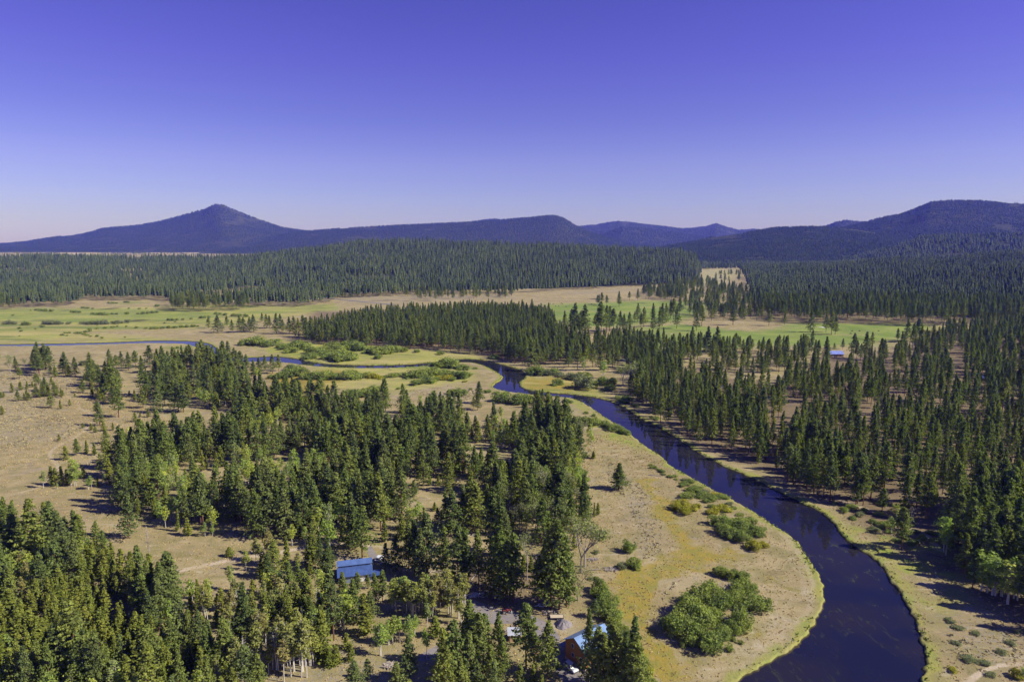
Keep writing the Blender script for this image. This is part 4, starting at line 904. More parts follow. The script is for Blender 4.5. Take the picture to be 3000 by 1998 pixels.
bushes(C3, .552, """590 205 60 W .35,560 195 45 G .35,620 255 80 W .35,660 262 70 G .35,690 300 70 W .35,730 275 60 Z .35,770 290 60 W .3,790 320 50 G .35,540 225 50 W .4,500 175 36 W .4,440 165 30 W .4,810 345 50 W .35,850 380 50 W .3,700 340 60 W .4,
1400 360 60 W .5,1440 345 70 W .45,1480 380 60 G .4,1510 360 50 W .5,1590 380 60 W .5,1600 440 70 W .45,1560 460 60 G .4,1640 430 70 W .5,1690 520 60 W .4,1760 530 80 W .35,1820 510 70 W .4,1880 520 60 W .4,1780 470 50 G .4,1600 330 50 W .6,1350 320 40 W .4,
1960 940 60 G .35,2010 980 70 G .3,2100 1010 60 G .35,1990 1060 60 G .3,2150 1170 70 G .35,2280 1060 60 G .35,2320 1000 50 G .35""")
bushes(C8, 1 / 2.355, """2030 790 130 W .9,2000 820 100 W .9,2060 830 120 W .9,2040 870 130 W .9,2100 900 120 W .9,2060 920 110 W .9,2090 960 130 W .85,2130 990 120 W .85,2120 1040 120 W .85,2150 1080 110 W .8,2190 1090 110 W .85,2180 1140 110 W .85,2230 1150 120 W .85,
2250 1200 120 W .85,2220 1210 100 W .85,2280 1240 120 W .85,2260 1290 110 Z .8,2310 1300 110 W .85,2300 1350 120 W .85,2340 1370 120 Z .8,2320 1420 120 W .85,2370 1440 110 W .8,2390 1500 120 W .85,2440 1560 130 W .85,1990 700 40 W .7,1995 520 50 G .6,2040 380 20 W .6,1960 700 50 G .5""")
bushes(C5, 1 / 2.24, """560 720 130 W .45,500 730 110 W .4,620 705 70 W .4,590 720 60 Z .5,480 685 140 W .45,560 680 140 W .5,620 665 120 W .5,400 680 90 W .4,330 685 90 W .4,290 685 40 W .5,50 690 150 W .45,120 690 110 W .4,200 690 110 Z .4,250 695 70 Z .4,170 680 90 W .4,
670 650 60 W .5,680 670 90 W .5,690 700 90 Z .45,730 705 60 W .5,740 680 100 W .5,790 690 120 W .55,820 680 90 W .5,640 690 60 Z .4,700 615 150 W .55,660 620 100 W .5,740 620 120 W .5,620 610 90 W .4,800 630 100 W .4,820 635 50 W .4,883 628 35 W .4,375 763 36 W .5,
235 563 64 W .6,20 575 130 W .6,70 570 110 W .6,-30 570 120 W .55,60 500 140 W .5,120 505 130 W .5,20 495 120 W .5,240 530 130 W .5,300 525 130 W .5,360 518 110 W .5,410 515 70 W .5,200 525 110 W .4,500 520 60 W .4,650 535 60 W .5,1000 560 80 W .4,
770 805 110 W .55,730 800 90 W .55,850 765 30 W .5,90 820 120 W .6,140 810 100 W .6,180 800 110 W .6,60 800 90 W .5,210 780 110 W .5,30 800 60 W .6,1040 840 120 W .6,1100 850 130 W .6,1170 860 130 W .65,1220 850 110 W .6,960 785 60 W .4,1020 790 60 W .3,1080 792 60 W .3,
1300 670 120 W .6,1250 660 90 W .6,1350 670 90 G .6,1420 735 80 W .7,1400 738 50 W .6,1590 760 150 G .75,1640 750 100 W .6,1560 745 90 G .6,1500 695 90 G .6,1550 700 90 G .6,1600 690 90 W .6,1440 680 80 G .5,1390 665 90 W .6,1720 735 100 W .7,1780 730 90 W .6,1760 770 90 W .6,
1490 850 70 W .4,1460 845 30 W .4,1610 922 40 W .5,1655 940 35 W .7,1690 990 70 W .5,1740 1010 100 W .45,1800 1030 110 W .45,1850 1050 90 W .45,1650 1000 100 W .7,1600 990 90 W .7,1880 1060 50 W .4,1560 980 80 W .6,1620 970 70 W .4,1600 1210 60 W .4,1590 1320 70 W .5,1580 1370 70 W .5,1600 1430 50 W .4,1870 850 100 W .6,1840 840 80 W .6,1930 880 60 W .5,2060 960 60 W .5,810 715 35 Z .4""")
bushes(C4, 1 / 2.24, """1960 670 130 W .6,1900 680 120 W .6,1850 690 100 W .6,2000 690 100 W .5,2080 690 140 W .45,2140 690 140 W .45,2200 695 120 W .45,1830 755 80 W .6,1870 760 60 W .6,2060 755 60 W .5,1920 640 100 W .5,2120 700 80 W .4,1780 690 60 W .5,
1950 490 130 W .45,2000 500 120 W .5,2050 530 120 W .5,1880 500 90 W .5,1700 470 150 W .5,1640 470 120 W .5,1780 480 120 W .5,1840 490 90 W .4,1920 520 100 W .45,2100 540 120 W .5,2180 500 130 W .45,2230 520 120 W .5,2040 560 120 W .4,2160 560 120 W .45,2230 580 110 W .5,2120 510 90 W .4,2180 530 90 W .4,1600 475 70 W .5,
1141 498 22 W .7,1166 493 26 W .7,560 605 60 G .7,540 600 50 G .6""")
bushes(C4, 1 / 2.24, """30 337 40 G .7,60 335 50 G .7,90 337 40 G .7,160 340 50 W .6,190 340 40 W .6,290 338 40 G .8,320 338 45 G .9,350 340 50 G .9,385 340 45 G .9,410 337 30 G .7,450 337 35 G .7,540 336 40 G .7,570 338 40 G .7,600 339 50 G .8,640 339 50 G .8,680 338 50 G .9,705 337 30 G .7,745 333 35 G .7,775 334 40 G .8,800 330 30 G .7,838 327 35 G .8,
240 247 30 W .6,270 249 35 W .6,300 251 35 W .6,335 252 35 W .6,200 248 15 W .6,470 258 30 W .6,495 260 35 W .6,520 261 30 W .6,610 272 30 W .6,640 274 35 W .6,670 275 40 W .6,700 276 35 W .5,735 272 25 W .6,765 272 25 W .6,835 271 35 W .6,905 269 20 W .6,940 268 35 W .6,970 266 35 W .6,1000 263 35 W .6,1030 260 30 W .5,
545 231 30 W .5,575 233 30 W .5,608 236 18 W .6,715 200 25 W .6,740 201 30 W .6,765 200 20 W .5,820 194 25 G .6,840 194 25 G .6,1030 221 36 W .6,915 238 22 W .6,960 236 16 W .7,845 234 16 W .6,85 280 20 W .5,130 367 25 W .7,140 385 25 W .6,125 363 20 W .6,235 369 18 W .6,278 357 30 W .6,280 350 20 W .5,128 415 14 W .6,
410 410 28 W .5,430 397 25 W .6,455 396 25 W .6,440 413 18 W .6,495 397 25 W .6,520 400 35 W .6,550 405 30 W .6,570 413 30 W .6,560 390 30 W .6,590 385 30 W .6,595 418 22 W .5,640 418 28 W .7,670 430 22 W .8,590 372 30 W .5,640 368 30 W .5,690 364 30 W .5,740 358 30 W .5,770 352 20 W .6,
895 360 24 W .6,830 352 18 W .6,960 366 30 W .5,1000 368 35 W .6,1030 367 35 W .6,1070 365 40 W .5,1110 363 40 W .6,1150 361 40 W .5,1190 359 40 W .6,1230 356 40 W .6,1270 354 35 W .6,1300 352 25 W .5,1105 310 30 W .6,1130 311 30 W .6,1160 309 30 W .5,1200 307 25 W .5,1255 303 24 W .6,1150 322 18 W .6,1082 330 22 W .5,
1320 297 30 W .7,1345 297 30 W .7,1375 293 20 W .6,1420 270 30 W .6,1440 275 35 W .6,1480 278 35 W .6,1530 283 40 W .6,1570 285 40 W .6,1610 287 40 W .6,820 424 14 W .7,640 346 15 W .6,270 350 30 W .4""")

# ------------------------------------------------------------------ choose individuals: the largest in view of each kind
LAND = [('the blue-roofed barn', 1030, 1668), ('the white-roofed shed', 1503, 1860), ('the orange two-storey house', 1710, 1890), ('the grey gravel pile', 1649, 1832),
        ('the flatbed trailer', 1635, 1812), ('the white wooden rail fence', 1385, 1575), ('the dead brown tree beside the small clearing', 438, 1632), ('the pale dirt driveway', 600, 1657),
        ('the lone white-trunked aspen beside the driveway', 676, 1728), ('the bend of the dirt track on the dry field', 145, 1335), ('the grove of white-trunked birches', 900, 1940),
        ('the lone pine on the river meadow', 1812, 1433), ('the photo\'s bottom left corner', 0, 1998), ('the left edge of the photo, mid height', 0, 1250), ('the wide outer bend of the river', 2415, 1740),
        ('the big willow thicket inside the river bend', 2080, 1840), ('the narrow neck of the river', 1480, 1115), ('the bright green trees on the right bank', 2940, 1750), ('the far blue-roofed house by the field', 2450, 1030),
        ('the tan clearing in the middle of the wood', 1010, 1470), ('the small gap in the left wood', 740, 1390), ('the bare cottonwoods at the wood\'s edge', 1560, 1470), ('the asphalt road', 1800, 1045),
        ('the left end of the river', 0, 1010), ('the river where it leaves the pine point', 830, 1058), ('the willow flats across the river', 1060, 1040), ('the photo\'s bottom edge below the barn', 1180, 1998),
        ('the foot path on the right bank', 2520, 1480), ('the photo\'s right edge, mid height', 3000, 1350), ('the photo\'s bottom right corner', 3000, 1998), ('the twin-trunked aspens by the dry field', 215, 1420),
        ('the right-hand clearing among the pines', 2800, 1120), ('the yellow-green aspen grove by the yard', 1250, 1800), ('the tall bare-trunked pine below the barn', 978, 1875), ('the photo\'s left edge below the dry field', 0, 1600),
        ('the small blue roof in the right forest', 2884, 1108), ('the row of grey bushes on the far meadow', 280, 950)]
ORD = ['nearest', 'second', 'third', 'fourth', 'fifth', 'sixth', 'seventh', 'eighth', 'ninth', 'tenth', 'eleventh', 'twelfth', 'thirteenth', 'fourteenth', 'fifteenth', 'sixteenth', 'seventeenth', 'eighteenth', 'nineteenth']
TEN = ['', '', 'twenty', 'thirty', 'forty', 'fifty', 'sixty']
def ordw(k):
    if k < 19: return ORD[k]
    k += 1
    return (TEN[k // 10][:-1] + 'ieth') if k % 10 == 0 else TEN[k // 10] + '-' + ['first', 'second', 'third', 'fourth', 'fifth', 'sixth', 'seventh', 'eighth', 'ninth'][k % 10 - 1]
SPEC = {'pine': ('pine_tree', 'tree', 'ponderosa pines of the river valley', ('tall dark pine', 'dark green pine', 'smaller pine'), 'pine_forest', 'pines of the woods further off'),
        'young': ('young_pine_tree', 'tree', 'young pines among the big trees', ('slender young pine', 'bushy young pine', 'little young pine'), 'young_pine_thicket', 'young pines further off'),
        'aspen': ('aspen_tree', 'tree', 'light green aspens in the woods', ('large light green aspen', 'light green aspen', 'small light green aspen'), 'aspen_wood', 'aspens further off'),
        'birch': ('birch_tree', 'tree', 'yellowing white-trunked birches', ('tall yellowing birch', 'yellowing white-trunked birch', 'small yellowing birch'), 'birch_wood', 'yellowing birches among the other trees'),
        'cottonwood': ('cottonwood_tree', 'tree', 'half-bare grey cottonwoods', ('tall half-bare cottonwood', 'half-bare grey cottonwood', 'small half-bare cottonwood'), 'cottonwood_wood', 'cottonwoods further off'),
        'snag': ('dead_tree', 'tree', 'dead bare trees', ('tall dead bare tree', 'dead bare tree', 'small dead bare tree'), 'dead_wood', 'dead trees further off'),
        'willow': ('willow_bush', 'bush', 'green willow bushes on the river flats', ('broad green willow bush', 'green willow bush', 'small green willow bush'), 'willow_scrub', 'low willow bushes further off'),
        'yellow_willow': ('yellow_willow_bush', 'bush', 'yellow-green willow bushes', ('broad yellow-green bush', 'yellow-green bush', 'small yellow-green bush'), 'yellow_scrub', 'yellow bushes further off'),
        'grey_willow': ('grey_willow_bush', 'bush', 'grey-green bushes', ('broad grey-green bush', 'grey-green bush', 'small grey-green bush'), 'grey_scrub', 'grey bushes further off')}
LIMIT = 298
byk = {}
for T in TREES: byk.setdefault(T[0], []).append(T)
PROTO_OBJ = {}
def gn_scatter(name, label, kind, items):
    """one object that stands for the countless rest of a kind"""
    V = np.array([[t_[1], t_[2], t_[3]] for t_ in items]); me = bpy.data.meshes.new(name)
    me.vertices.add(len(V)); me.vertices.foreach_set('co', V.astype(np.float32).ravel())
    rr = np.random.RandomState(len(V))
    rot = me.attributes.new('turn', 'FLOAT_VECTOR', 'POINT'); rv = np.zeros((len(V), 3)); rv[:, 2] = rr.uniform(0, 6.28, len(V)); rot.data.foreach_set('vector', rv.ravel())
    sc_ = me.attributes.new('size', 'FLOAT_VECTOR', 'POINT')
    sv = np.array([scl(t_) for t_ in items]); sc_.data.foreach_set('vector', sv.ravel())
    va = me.attributes.new('variant', 'INT', 'POINT'); vv = rr.randint(0, len(KIND[kind]), len(V))
    if kind == 'pine' and len(KIND[kind]) >= 9: vv = np.where((V[:, 0] > 60) & (rr.rand(len(V)) < .75), rr.choice([1, 2, 4, 6, 8, 6], len(V)), vv)
    va.data.foreach_set('value', vv)
    o = link(name, me); tag(o, label, kind='stuff')
    ng = bpy.data.node_groups.new(name, 'GeometryNodeTree')
    ng.interface.new_socket('Geometry', in_out='INPUT', socket_type='NodeSocketGeometry'); ng.interface.new_socket('Geometry', in_out='OUTPUT', socket_type='NodeSocketGeometry')
    gi = ng.nodes.new('NodeGroupInput'); go = ng.nodes.new('NodeGroupOutput'); jn = ng.nodes.new('GeometryNodeJoinGeometry')
    def na(nm, ty):
        n_ = ng.nodes.new('GeometryNodeInputNamedAttribute'); n_.data_type = ty; n_.inputs['Name'].default_value = nm
        return [s_ for s_ in n_.outputs if s_.enabled and s_.name == 'Attribute'][0]
    turn, size, var = na('turn', 'FLOAT_VECTOR'), na('size', 'FLOAT_VECTOR'), na('variant', 'INT')
    for i, obs in enumerate(PROTO_OBJ[kind]):
        j2 = ng.nodes.new('GeometryNodeJoinGeometry')
        for ob in obs:
            oi = ng.nodes.new('GeometryNodeObjectInfo'); oi.inputs['Object'].default_value = ob; oi.transform_space = 'ORIGINAL'
            ng.links.new(oi.outputs['Geometry'], j2.inputs[0])
        g2 = ng.nodes.new('GeometryNodeGeometryToInstance'); ng.links.new(j2.outputs[0], g2.inputs[0])
        cmp_ = ng.nodes.new('FunctionNodeCompare'); cmp_.data_type = 'INT'; cmp_.operation = 'EQUAL'
        ia = [s_ for s_ in cmp_.inputs if s_.enabled]; ng.links.new(var, ia[0]); ia[1].default_value = i
        ip = ng.nodes.new('GeometryNodeInstanceOnPoints')
        ng.links.new(gi.outputs[0], ip.inputs['Points']); ng.links.new(g2.outputs[0], ip.inputs['Instance'])
        ng.links.new(cmp_.outputs[0], ip.inputs['Selection']); ng.links.new(turn, ip.inputs['Rotation']); ng.links.new(size, ip.inputs['Scale'])
        ng.links.new(ip.outputs[0], jn.inputs[0])
    ng.links.new(jn.outputs[0], go.inputs[0])
    md = o.modifiers.new('scatter', 'NODES'); md.node_group = ng
    return o
def scl(t_):
    kd, h, wf = t_[0], t_[4], t_[5]
    if 'willow' in kd: return (h, h, h * wf * 1.25)
    # short trees are relatively broader
    g = {'pine': 1.06 + max(0, (16 - h)) * .035, 'young': 1.25 + max(0, 7 - h) * .08, 'birch': 1.45, 'aspen': 1.25}.get(kd, 1.0)
    return (h * wf * g, h * wf * g, h)
USED = set()
def lab(nm, t_):
    pass
n_ind = 0
for kind, items in byk.items():
    name, cat, group, phr, sname, slabel = SPEC[kind]
    def rank(t_):
        x, y, z, h = t_[1:5]; hh = h * (t_[5] if 'willow' in kind else 1)
        u, v = proj(x, y, z + hh * .6)
        if not (-30 < u < 3030 and v < 2010) or y < 60: return 0.
        ub, vb = proj(x, y, z)
        return h / math.hypot(x, y) * (1.25 if vb < 1990 else 1.) * (1.6 if t_[6] else 1.)
    items.sort(key=rank, reverse=True)
    ind = [t_ for t_ in items if rank(t_) > 0][:LIMIT]
    rest = [t_ for t_ in items[len(ind):]]
    sizes = sorted([t_[4] for t_ in ind]); q1, q2 = sizes[int(len(sizes) * .25)], sizes[int(len(sizes) * .78)]
    groups = {}
    for t_ in ind:
        u, v = proj(t_[1], t_[2], t_[3]); k = min(range(len(LAND)), key=lambda i: (LAND[i][1] - u) ** 2 + (LAND[i][2] - v) ** 2)
        groups.setdefault(k, []).append(((LAND[k][1] - u) ** 2 + (LAND[k][2] - v) ** 2, t_))
    label_of = {}
    for k, L in groups.items():
        L.sort(key=lambda e: e[0])
        cnt = {}
        for j, (d_, t_) in enumerate(L):
            ph = phr[0] if t_[4] >= q2 else (phr[2] if t_[4] <= q1 else phr[1])
            c_ = cnt.get(ph, 0); cnt[ph] = c_ + 1
            o_ = ordw(c_)
            label_of[id(t_)] = f"{ph} nearest {LAND[k][0]}" if c_ == 0 else f"{ph}, {o_} nearest {LAND[k][0]}"
    PROTO_OBJ[kind] = []
    for i, t_ in enumerate(ind):
        vi = i if i < len(KIND[kind]) else R.randint(len(KIND[kind]))
        if kind == 'pine' and i >= len(KIND[kind]) and t_[5] >= 1.3: vi = (0, 3, 5, 9)[R.randint(4)]
        elif kind == 'pine' and i >= len(KIND[kind]) and t_[1] > 60: vi = (1, 2, 4, 6, 8, 6)[R.randint(6)]
        cr, tk = KIND[kind][vi]; sx, sy, sz = scl(t_)
        rz = R.uniform(0, 6.28)
        label = label_of[id(t_)]
        if 'willow' in kind:
            o = link(name, cr, None, (t_[1], t_[2], t_[3])); o.scale = (sx, sy * R.uniform(.85, 1.15), sz); o.rotation_euler = (0, 0, rz)
            parts = [o]
        else:
            o = empty(name, (t_[1], t_[2], t_[3] - .05), rz); o.scale = (sx, sy, sz); o.rotation_euler = (R.normal(0, .018), R.normal(0, .018), rz)
            parts = []
            if cr is not None: parts.append(link('crown', cr, o))
            if tk is not None: parts.append(link('trunk', tk, o))
        tag(o, label, cat, group); n_ind += 1
        if i < len(KIND[kind]): PROTO_OBJ[kind].append(parts)
    if len(PROTO_OBJ[kind]) < len(KIND[kind]):
        KIND[kind] = KIND[kind][:len(PROTO_OBJ[kind])]
    print('kind', kind, 'individual', len(ind), 'rest', len(rest))
    REST = globals().setdefault('REST', {}); REST[kind] = (sname, slabel, rest)

# ------------------------------------------------------------------ distant woods
EDGE = [(-3000, 900), (-600, 905), (0, 911), (55, 905), (170, 900), (229, 893), (250, 882), (382, 879), (497, 885), (503, 909), (552, 913), (722, 912), (786, 901), (883, 900), (977, 888), (1010, 872),
        (1170, 867), (1297, 862), (1510, 859), (1637, 853), (1722, 849), (1807, 842), (1934, 838), (2000, 829), (2025, 827), (2058, 816), (2061, 790), (2161, 787), (2180, 815), (2192, 850), (2205, 890),
        (2230, 930), (2300, 946), (2380, 952), (2745, 955), (2800, 953), (3000, 950), (3300, 930), (5500, 920)]
es = np.array([s_of(u, v) for u, v in EDGE]); eY = np.array([gnd(u, v)[1] for u, v in EDGE])
OPEN = PALE
def far_points(y0, y1, spacing, smax=.98):
    out = []
    nrow = int((y1 - y0) / (spacing * .9)); rr = np.random.RandomState(int(y0))
    ys = y0 + (np.arange(nrow) + .5) * spacing * .9
    X = [];Y_ = []
    for r_, yv in enumerate(ys):
        n = int(2 * smax * yv / spacing); x = (np.arange(n) - n / 2 + (r_ % 2) * .5) * spacing
        X.append(x + rr.uniform(-.45, .45, n) * spacing); Y_.append(yv + rr.uniform(-.45, .45, n) * spacing)
    x = np.concatenate(X); y = np.concatenate(Y_)
    edge = np.interp(x / y, es, eY) + (fbm(x / 45, y / 45) - .5) * 90
    k = y > edge
    x, y = x[k], y[k]
    d = fbm(x / 170, y / 170, 3)
    near_edge = y - np.interp(x / y, es, eY) < 60
    k = ((d > .30) | near_edge) & (rr.rand(len(x)) > .12)
    for P in OPEN: k &= ~inpoly(x + (fbm(x / 60, y / 60) - .5) * 80, y + (fbm(x / 60 + 9, y / 60) - .5) * 200, P)
    # open broken woodland around the pale strips of the far plain
    u, v = proj(x, y, 0 * x)
    k &= ~((u < 820) & (v < 775) & (v > 742) & (fbm(x / 90, y / 300, 2) < .58))
    k &= ~((u < 760) & (v < 755) & (v > 736) & (fbm(x / 160, y / 500, 3) < .53))
    x, y = x[k], y[k]
    z = hill_z(x, y)
    return x, y, np.maximum(z, 0)
# depth of the visible crest line: leave out what stands wholly behind the hills
def visible(x, y, z, top):
    sb = np.clip(((x / y) + 1.2) / 2.4 * 500, 0, 499).astype(int); order = np.argsort(y)
    el_ = (z + top - CAMH) / y; ok = np.zeros(len(x), bool); mx_ = np.full(500, -9.)
    ter = (z - CAMH) / y + .0
    for i in order:
        b = sb[i]
        if el_[i] > mx_[b]: ok[i] = True
        if ter[i] + .002 > mx_[b]: mx_[b] = ter[i] + .002
    return ok
x, y, z = far_points(935, 1230, 10., .86)
rr = np.random.RandomState(77)
hh = 17 + 11 * rr.beta(2, 2, len(x))
for i in range(len(x)): REST['pine'][2].append(['pine', x[i], y[i], z[i], hh[i], .78 + rr.normal(0, .09), False])
for kind, (sname, slabel, rest) in REST.items():
    if len(rest): gn_scatter(sname, slabel, kind, rest)

def cone_forest(name, label, x, y, z, h, wr, tiers, sides, seed):
    rr = np.random.RandomState(seed); n = len(x); Vs = []; Fs = []; off = 0
    per = tiers * (sides + 1); V = np.zeros((n, per, 3), np.float32)
    ph = rr.uniform(0, 6.28, n)
    for t_ in range(tiers):
        z0 = .12 + .80 * t_ / tiers if tiers > 1 else .05; z1 = min(1., z0 + 1.35 / tiers) if t_ < tiers - 1 else 1.
        if tiers == 1: z1 = 1.
        rad = wr * (1 - .72 * (t_ / max(1, tiers)) ** 1.0)
        b = t_ * (sides + 1)
        for k in range(sides):
            a = ph + 6.283 * k / sides + rr.uniform(-.3, .3, n) + t_
            r = h * rad * rr.uniform(.65, 1.2, n)
            V[:, b + k, 0] = x + r * np.cos(a); V[:, b + k, 1] = y + r * np.sin(a); V[:, b + k, 2] = z + h * (z0 + rr.uniform(-.03, .05, n))
        V[:, b + sides, 0] = x + rr.normal(0, .01, n) * h; V[:, b + sides, 1] = y; V[:, b + sides, 2] = z + h * z1
    base = (np.arange(n) * per)[:, None]
    for t_ in range(tiers):
        b = t_ * (sides + 1)
        for k in range(sides):
            Fs.append(np.concatenate([base + b + k, base + b + (k + 1) % sides, base + b + sides], 1))
    F = np.concatenate(Fs, 0)
    me = mesh_np(name, V.reshape(-1, 3), F, M['mtncon' if name == 'mountain_forest' else 'farcon'])
    at = me.attributes.new('tone', 'FLOAT', 'POINT'); at.data.foreach_set('value', np.repeat(rr.beta(1.6, 1.8, n), per).astype(np.float32))
    o = link(name, me); tag(o, label, kind='stuff'); return o
rr = np.random.RandomState(5)
x, y, z = far_points(1230, 1650, 10.2, .9)
cone_forest('forest_edge', 'front ranks of the dark pine forest behind the meadows', x, y, z, 16 + 12 * rr.beta(2, 2, len(x)), .13, 4, 6, 4)
a_ = [far_points(1650, 2300, 11.0, .9), far_points(2300, 3100, 13.5, .9)]
x, y, z = [np.concatenate([q[i] for q in a_]) for i in range(3)]
k = visible(x, y, z, 27); x, y, z = x[k], y[k], z[k]; print('lod a', len(x))
h_ = 15 + 14 * rr.beta(2, 2, len(x)) + (rr.rand(len(x)) < .05) * 6 + 8 * (fbm(x / 130, y / 130, 3) - .5)
cone_forest('hill_forest', 'dense dark pine forest covering the low hills', x, y, z, h_, .135, 3, 5, 1)
a_ = [far_points(3100, 4600, 19, .95), far_points(4600, 7600, 27, .95)]
x, y, z = [np.concatenate([q[i] for q in a_]) for i in range(3)]
k = visible(x, y, z, 24); x, y, z = x[k], y[k], z[k]; print('lod b', len(x))
uu_ = proj(x, y, z)[0]
cone_forest('plain_forest', 'far flat forest fading towards the mountains', x, y, z, (18 + 10 * rr.rand(len(x))) * np.where((uu_ < 820) & (y > 3300), .5, 1), .26, 2, 5, 2)
X = [];Y_ = [];Z_ = []
for r, lo, hi in ((r_mid, 1780, 3250), (r_big, 2250, 3300), (r_cone, 2370, 2590), (r_left, -300, 1400), (r_mesa, 500, 2100), (r_back2, 1700, 2200), (r_back, 1380, 2450)):
    sp = r.Y / 340.
    s0, s1 = s_of(lo), s_of(hi); ya = float(r.Y0) if not isinstance(r.Y0, tuple) else float(min(r.Y0[1]))
    ya = max(ya, r.Y * .62); ny_ = int((r.Y * 1.004 - ya) / sp); nx_ = int((s1 - s0) * r.Y / sp)
    gx, gy = np.meshgrid(np.linspace(s0, s1, nx_), np.linspace(ya, r.Y * 1.004, ny_))
    gy = gy.ravel() + rr.uniform(-.5, .5, gy.size) * sp; gx = gx.ravel() * gy + rr.uniform(-.5, .5, gy.size) * sp
    zz = r.z(gx, gy); k = (zz > 5) & (fbm(gx / 260, gy / 260, 3) > .30) & (np.abs(gx / gy) < .95); X.append(gx[k]); Y_.append(gy[k]); Z_.append(zz[k])
x, y, z = map(np.concatenate, (X, Y_, Z_)); print('lod c', len(x))
cone_forest('mountain_forest', 'unbroken conifer forest cloaking the blue mountains', x, y, z - 3, (14 + 9 * rr.rand(len(x))) * np.clip(y / 8500, .8, 1.25), .42, 1, 4, 3)

# ------------------------------------------------------------------ sagebrush and tussocks
def tufts(name, label, polys, spacing, smin, smax, seed, mat, gate=.45, maxy=900):
    rr = np.random.RandomState(seed); C = []
    for P in polys:
        lo, hi = P.min(0), P.max(0); n = int((hi[0] - lo[0]) * (hi[1] - lo[1]) / spacing ** 2)
        x = rr.uniform(lo[0], hi[0], n); y = rr.uniform(lo[1], hi[1], n); k = inpoly(x, y, P) & (y < maxy) & (y > 120) & (np.abs(x / y) < .95)
        k &= fbm(x / 9 + seed, y / 9, 3) > gate
        x, y = x[k], y[k]; k = river_sd(x, y) > 2.5; C.append(np.stack([x[k], y[k]], -1))
    C = np.vstack(C); n = len(C); s = rr.uniform(smin, smax, n) * (1 + (C[:, 1] > 350) * .3)
    L = 7; c = np.repeat(C, L, 0); ss_ = np.repeat(s, L)
    off = rr.normal(0, .38, (n * L, 2)) * ss_[:, None]
    P3 = np.stack([c[:, 0] + off[:, 0], c[:, 1] + off[:, 1], ss_ * rr.uniform(.04, .42, n * L)], -1)
    bias = np.stack([off[:, 0], off[:, 1], 0 * ss_], -1) / ss_[:, None] + [0, 0, .8]
    V, F = leaf_quads(P3, ss_ * .38, bias, rr)
    o = link(name, mesh_np(name, V, F, M[mat])); tag(o, label, kind='stuff'); print(name, n); return o
M['straw'] = foliage_mat('dry_grass_blades', [(.44, .36, .20), (.50, .41, .23), (.36, .33, .15), (.42, .33, .19)], clump=.3, trans=.15, amp=.2)
meadow_near = G(C3([(-150, -60), (300, -40), (620, 200), (1050, 470), (1200, 640), (1270, 850), (1000, 1130), (800, 1264), (420, 1280), (300, 1000), (150, 720), (-40, 600)]))
leftdry = G([(-300, 1120), (200, 1090), (560, 1260), (430, 1340), (330, 1400), (480, 1560), (760, 1560), (740, 1640), (560, 1720), (300, 1560), (0, 1530), (-300, 1560)])
rbank = G(C3([(1150, 250), (1600, 400), (2000, 640), (2355, 900), (2500, 1400), (1900, 1400), (1850, 1100), (1680, 800), (1500, 560), (1300, 360)]))
yard = G([(560, 1700), (1000, 1720), (1900, 1700), (1900, 2080), (600, 2080)])
tufts('sagebrush', 'grey-green sagebrush clumps scattered over the dry flats', SAGE[:6], 1.7, .35, .85, 1, 'sage', .45)
tufts('dry_grass', 'dry grass tussocks on the meadows and banks', [meadow_near, leftdry, rbank, yard], 1.5, .2, .55, 2, 'straw', .36, 620)
M['reed'] = foliage_mat('bank_grass', [(.20, .27, .045), (.28, .31, .06), (.16, .22, .04)], clump=.3, trans=.2)
# tall green grass along the water
rr = np.random.RandomState(8); C = []
for P in (LBg, RBg):
    P = densify(P, .8); P = P[(P[:, 1] < 700) & (P[:, 1] > 130)]; rep = np.repeat(P, 4, 0); C.append(rep + rr.normal(0, 1.1, rep.shape))
C = np.vstack(C); sdx = river_sd(C[:, 0], C[:, 1]); C = C[(sdx > .9) & (sdx < 4.5) & (fbm(C[:, 0] / 7, C[:, 1] / 7) > .44)]; n = len(C)
c = np.repeat(C, 4, 0); h_ = rr.uniform(.15, .55, 4 * n)
V, F = leaf_quads(np.stack([c[:, 0] + rr.normal(0, .3, 4 * n), c[:, 1] + rr.normal(0, .3, 4 * n), h_ * .8], -1), .28, np.array([0, 0, .6]), rr)
tag(link('bank_grass', mesh_np('bank_grass', V, F, M['reed'])), 'tall yellow-green grass fringing the river', kind='stuff'); print('bank', n)

# ------------------------------------------------------------------ buildings and things in the yards
def seam_metal(name, c, pitch=2.2, axis='X'):
    t = NT(name); o = t.obj()
    sp_ = t.n('ShaderNodeSeparateXYZ'); t.l(o, sp_.inputs[0])
    fr = t.ma('FRACT', t.ma('MULTIPLY', sp_.outputs[axis], pitch))
    rib = t.ss(t.ma('ABSOLUTE', t.ma('SUBTRACT', fr, .5)), .38, .46)
    col = t.mix(t.ss(t.noise(o, .6, 3), .3, .7), tuple(x * .85 for x in c), tuple(min(1, x * 1.12) for x in c))
    col = t.mix(t.ma('MULTIPLY', rib, .5), col, tuple(x * .6 for x in c))
    p = t.princ(col, .42, Metallic=.25); t.bump(p, rib, .8, .05); return t.m
def board(name, c, pitch=4., axis='Z'):
    t = NT(name); o = t.obj(); sp_ = t.n('ShaderNodeSeparateXYZ'); t.l(o, sp_.inputs[0])
    fr = t.ma('FRACT', t.ma('MULTIPLY', sp_.outputs[axis], pitch)); gr_ = t.ss(fr, .0, .12)
    col = t.mix(t.noise(o, 1.5, 4, .6), tuple(x * .75 for x in c), tuple(min(1, x * 1.2) for x in c))
    p = t.princ(t.mix(gr_, tuple(x * .4 for x in c), col), .75); t.bump(p, gr_, .6, .02); return t.m
M['blueroof'] = seam_metal('blue_standing_seam_metal', (.08, .145, .38))
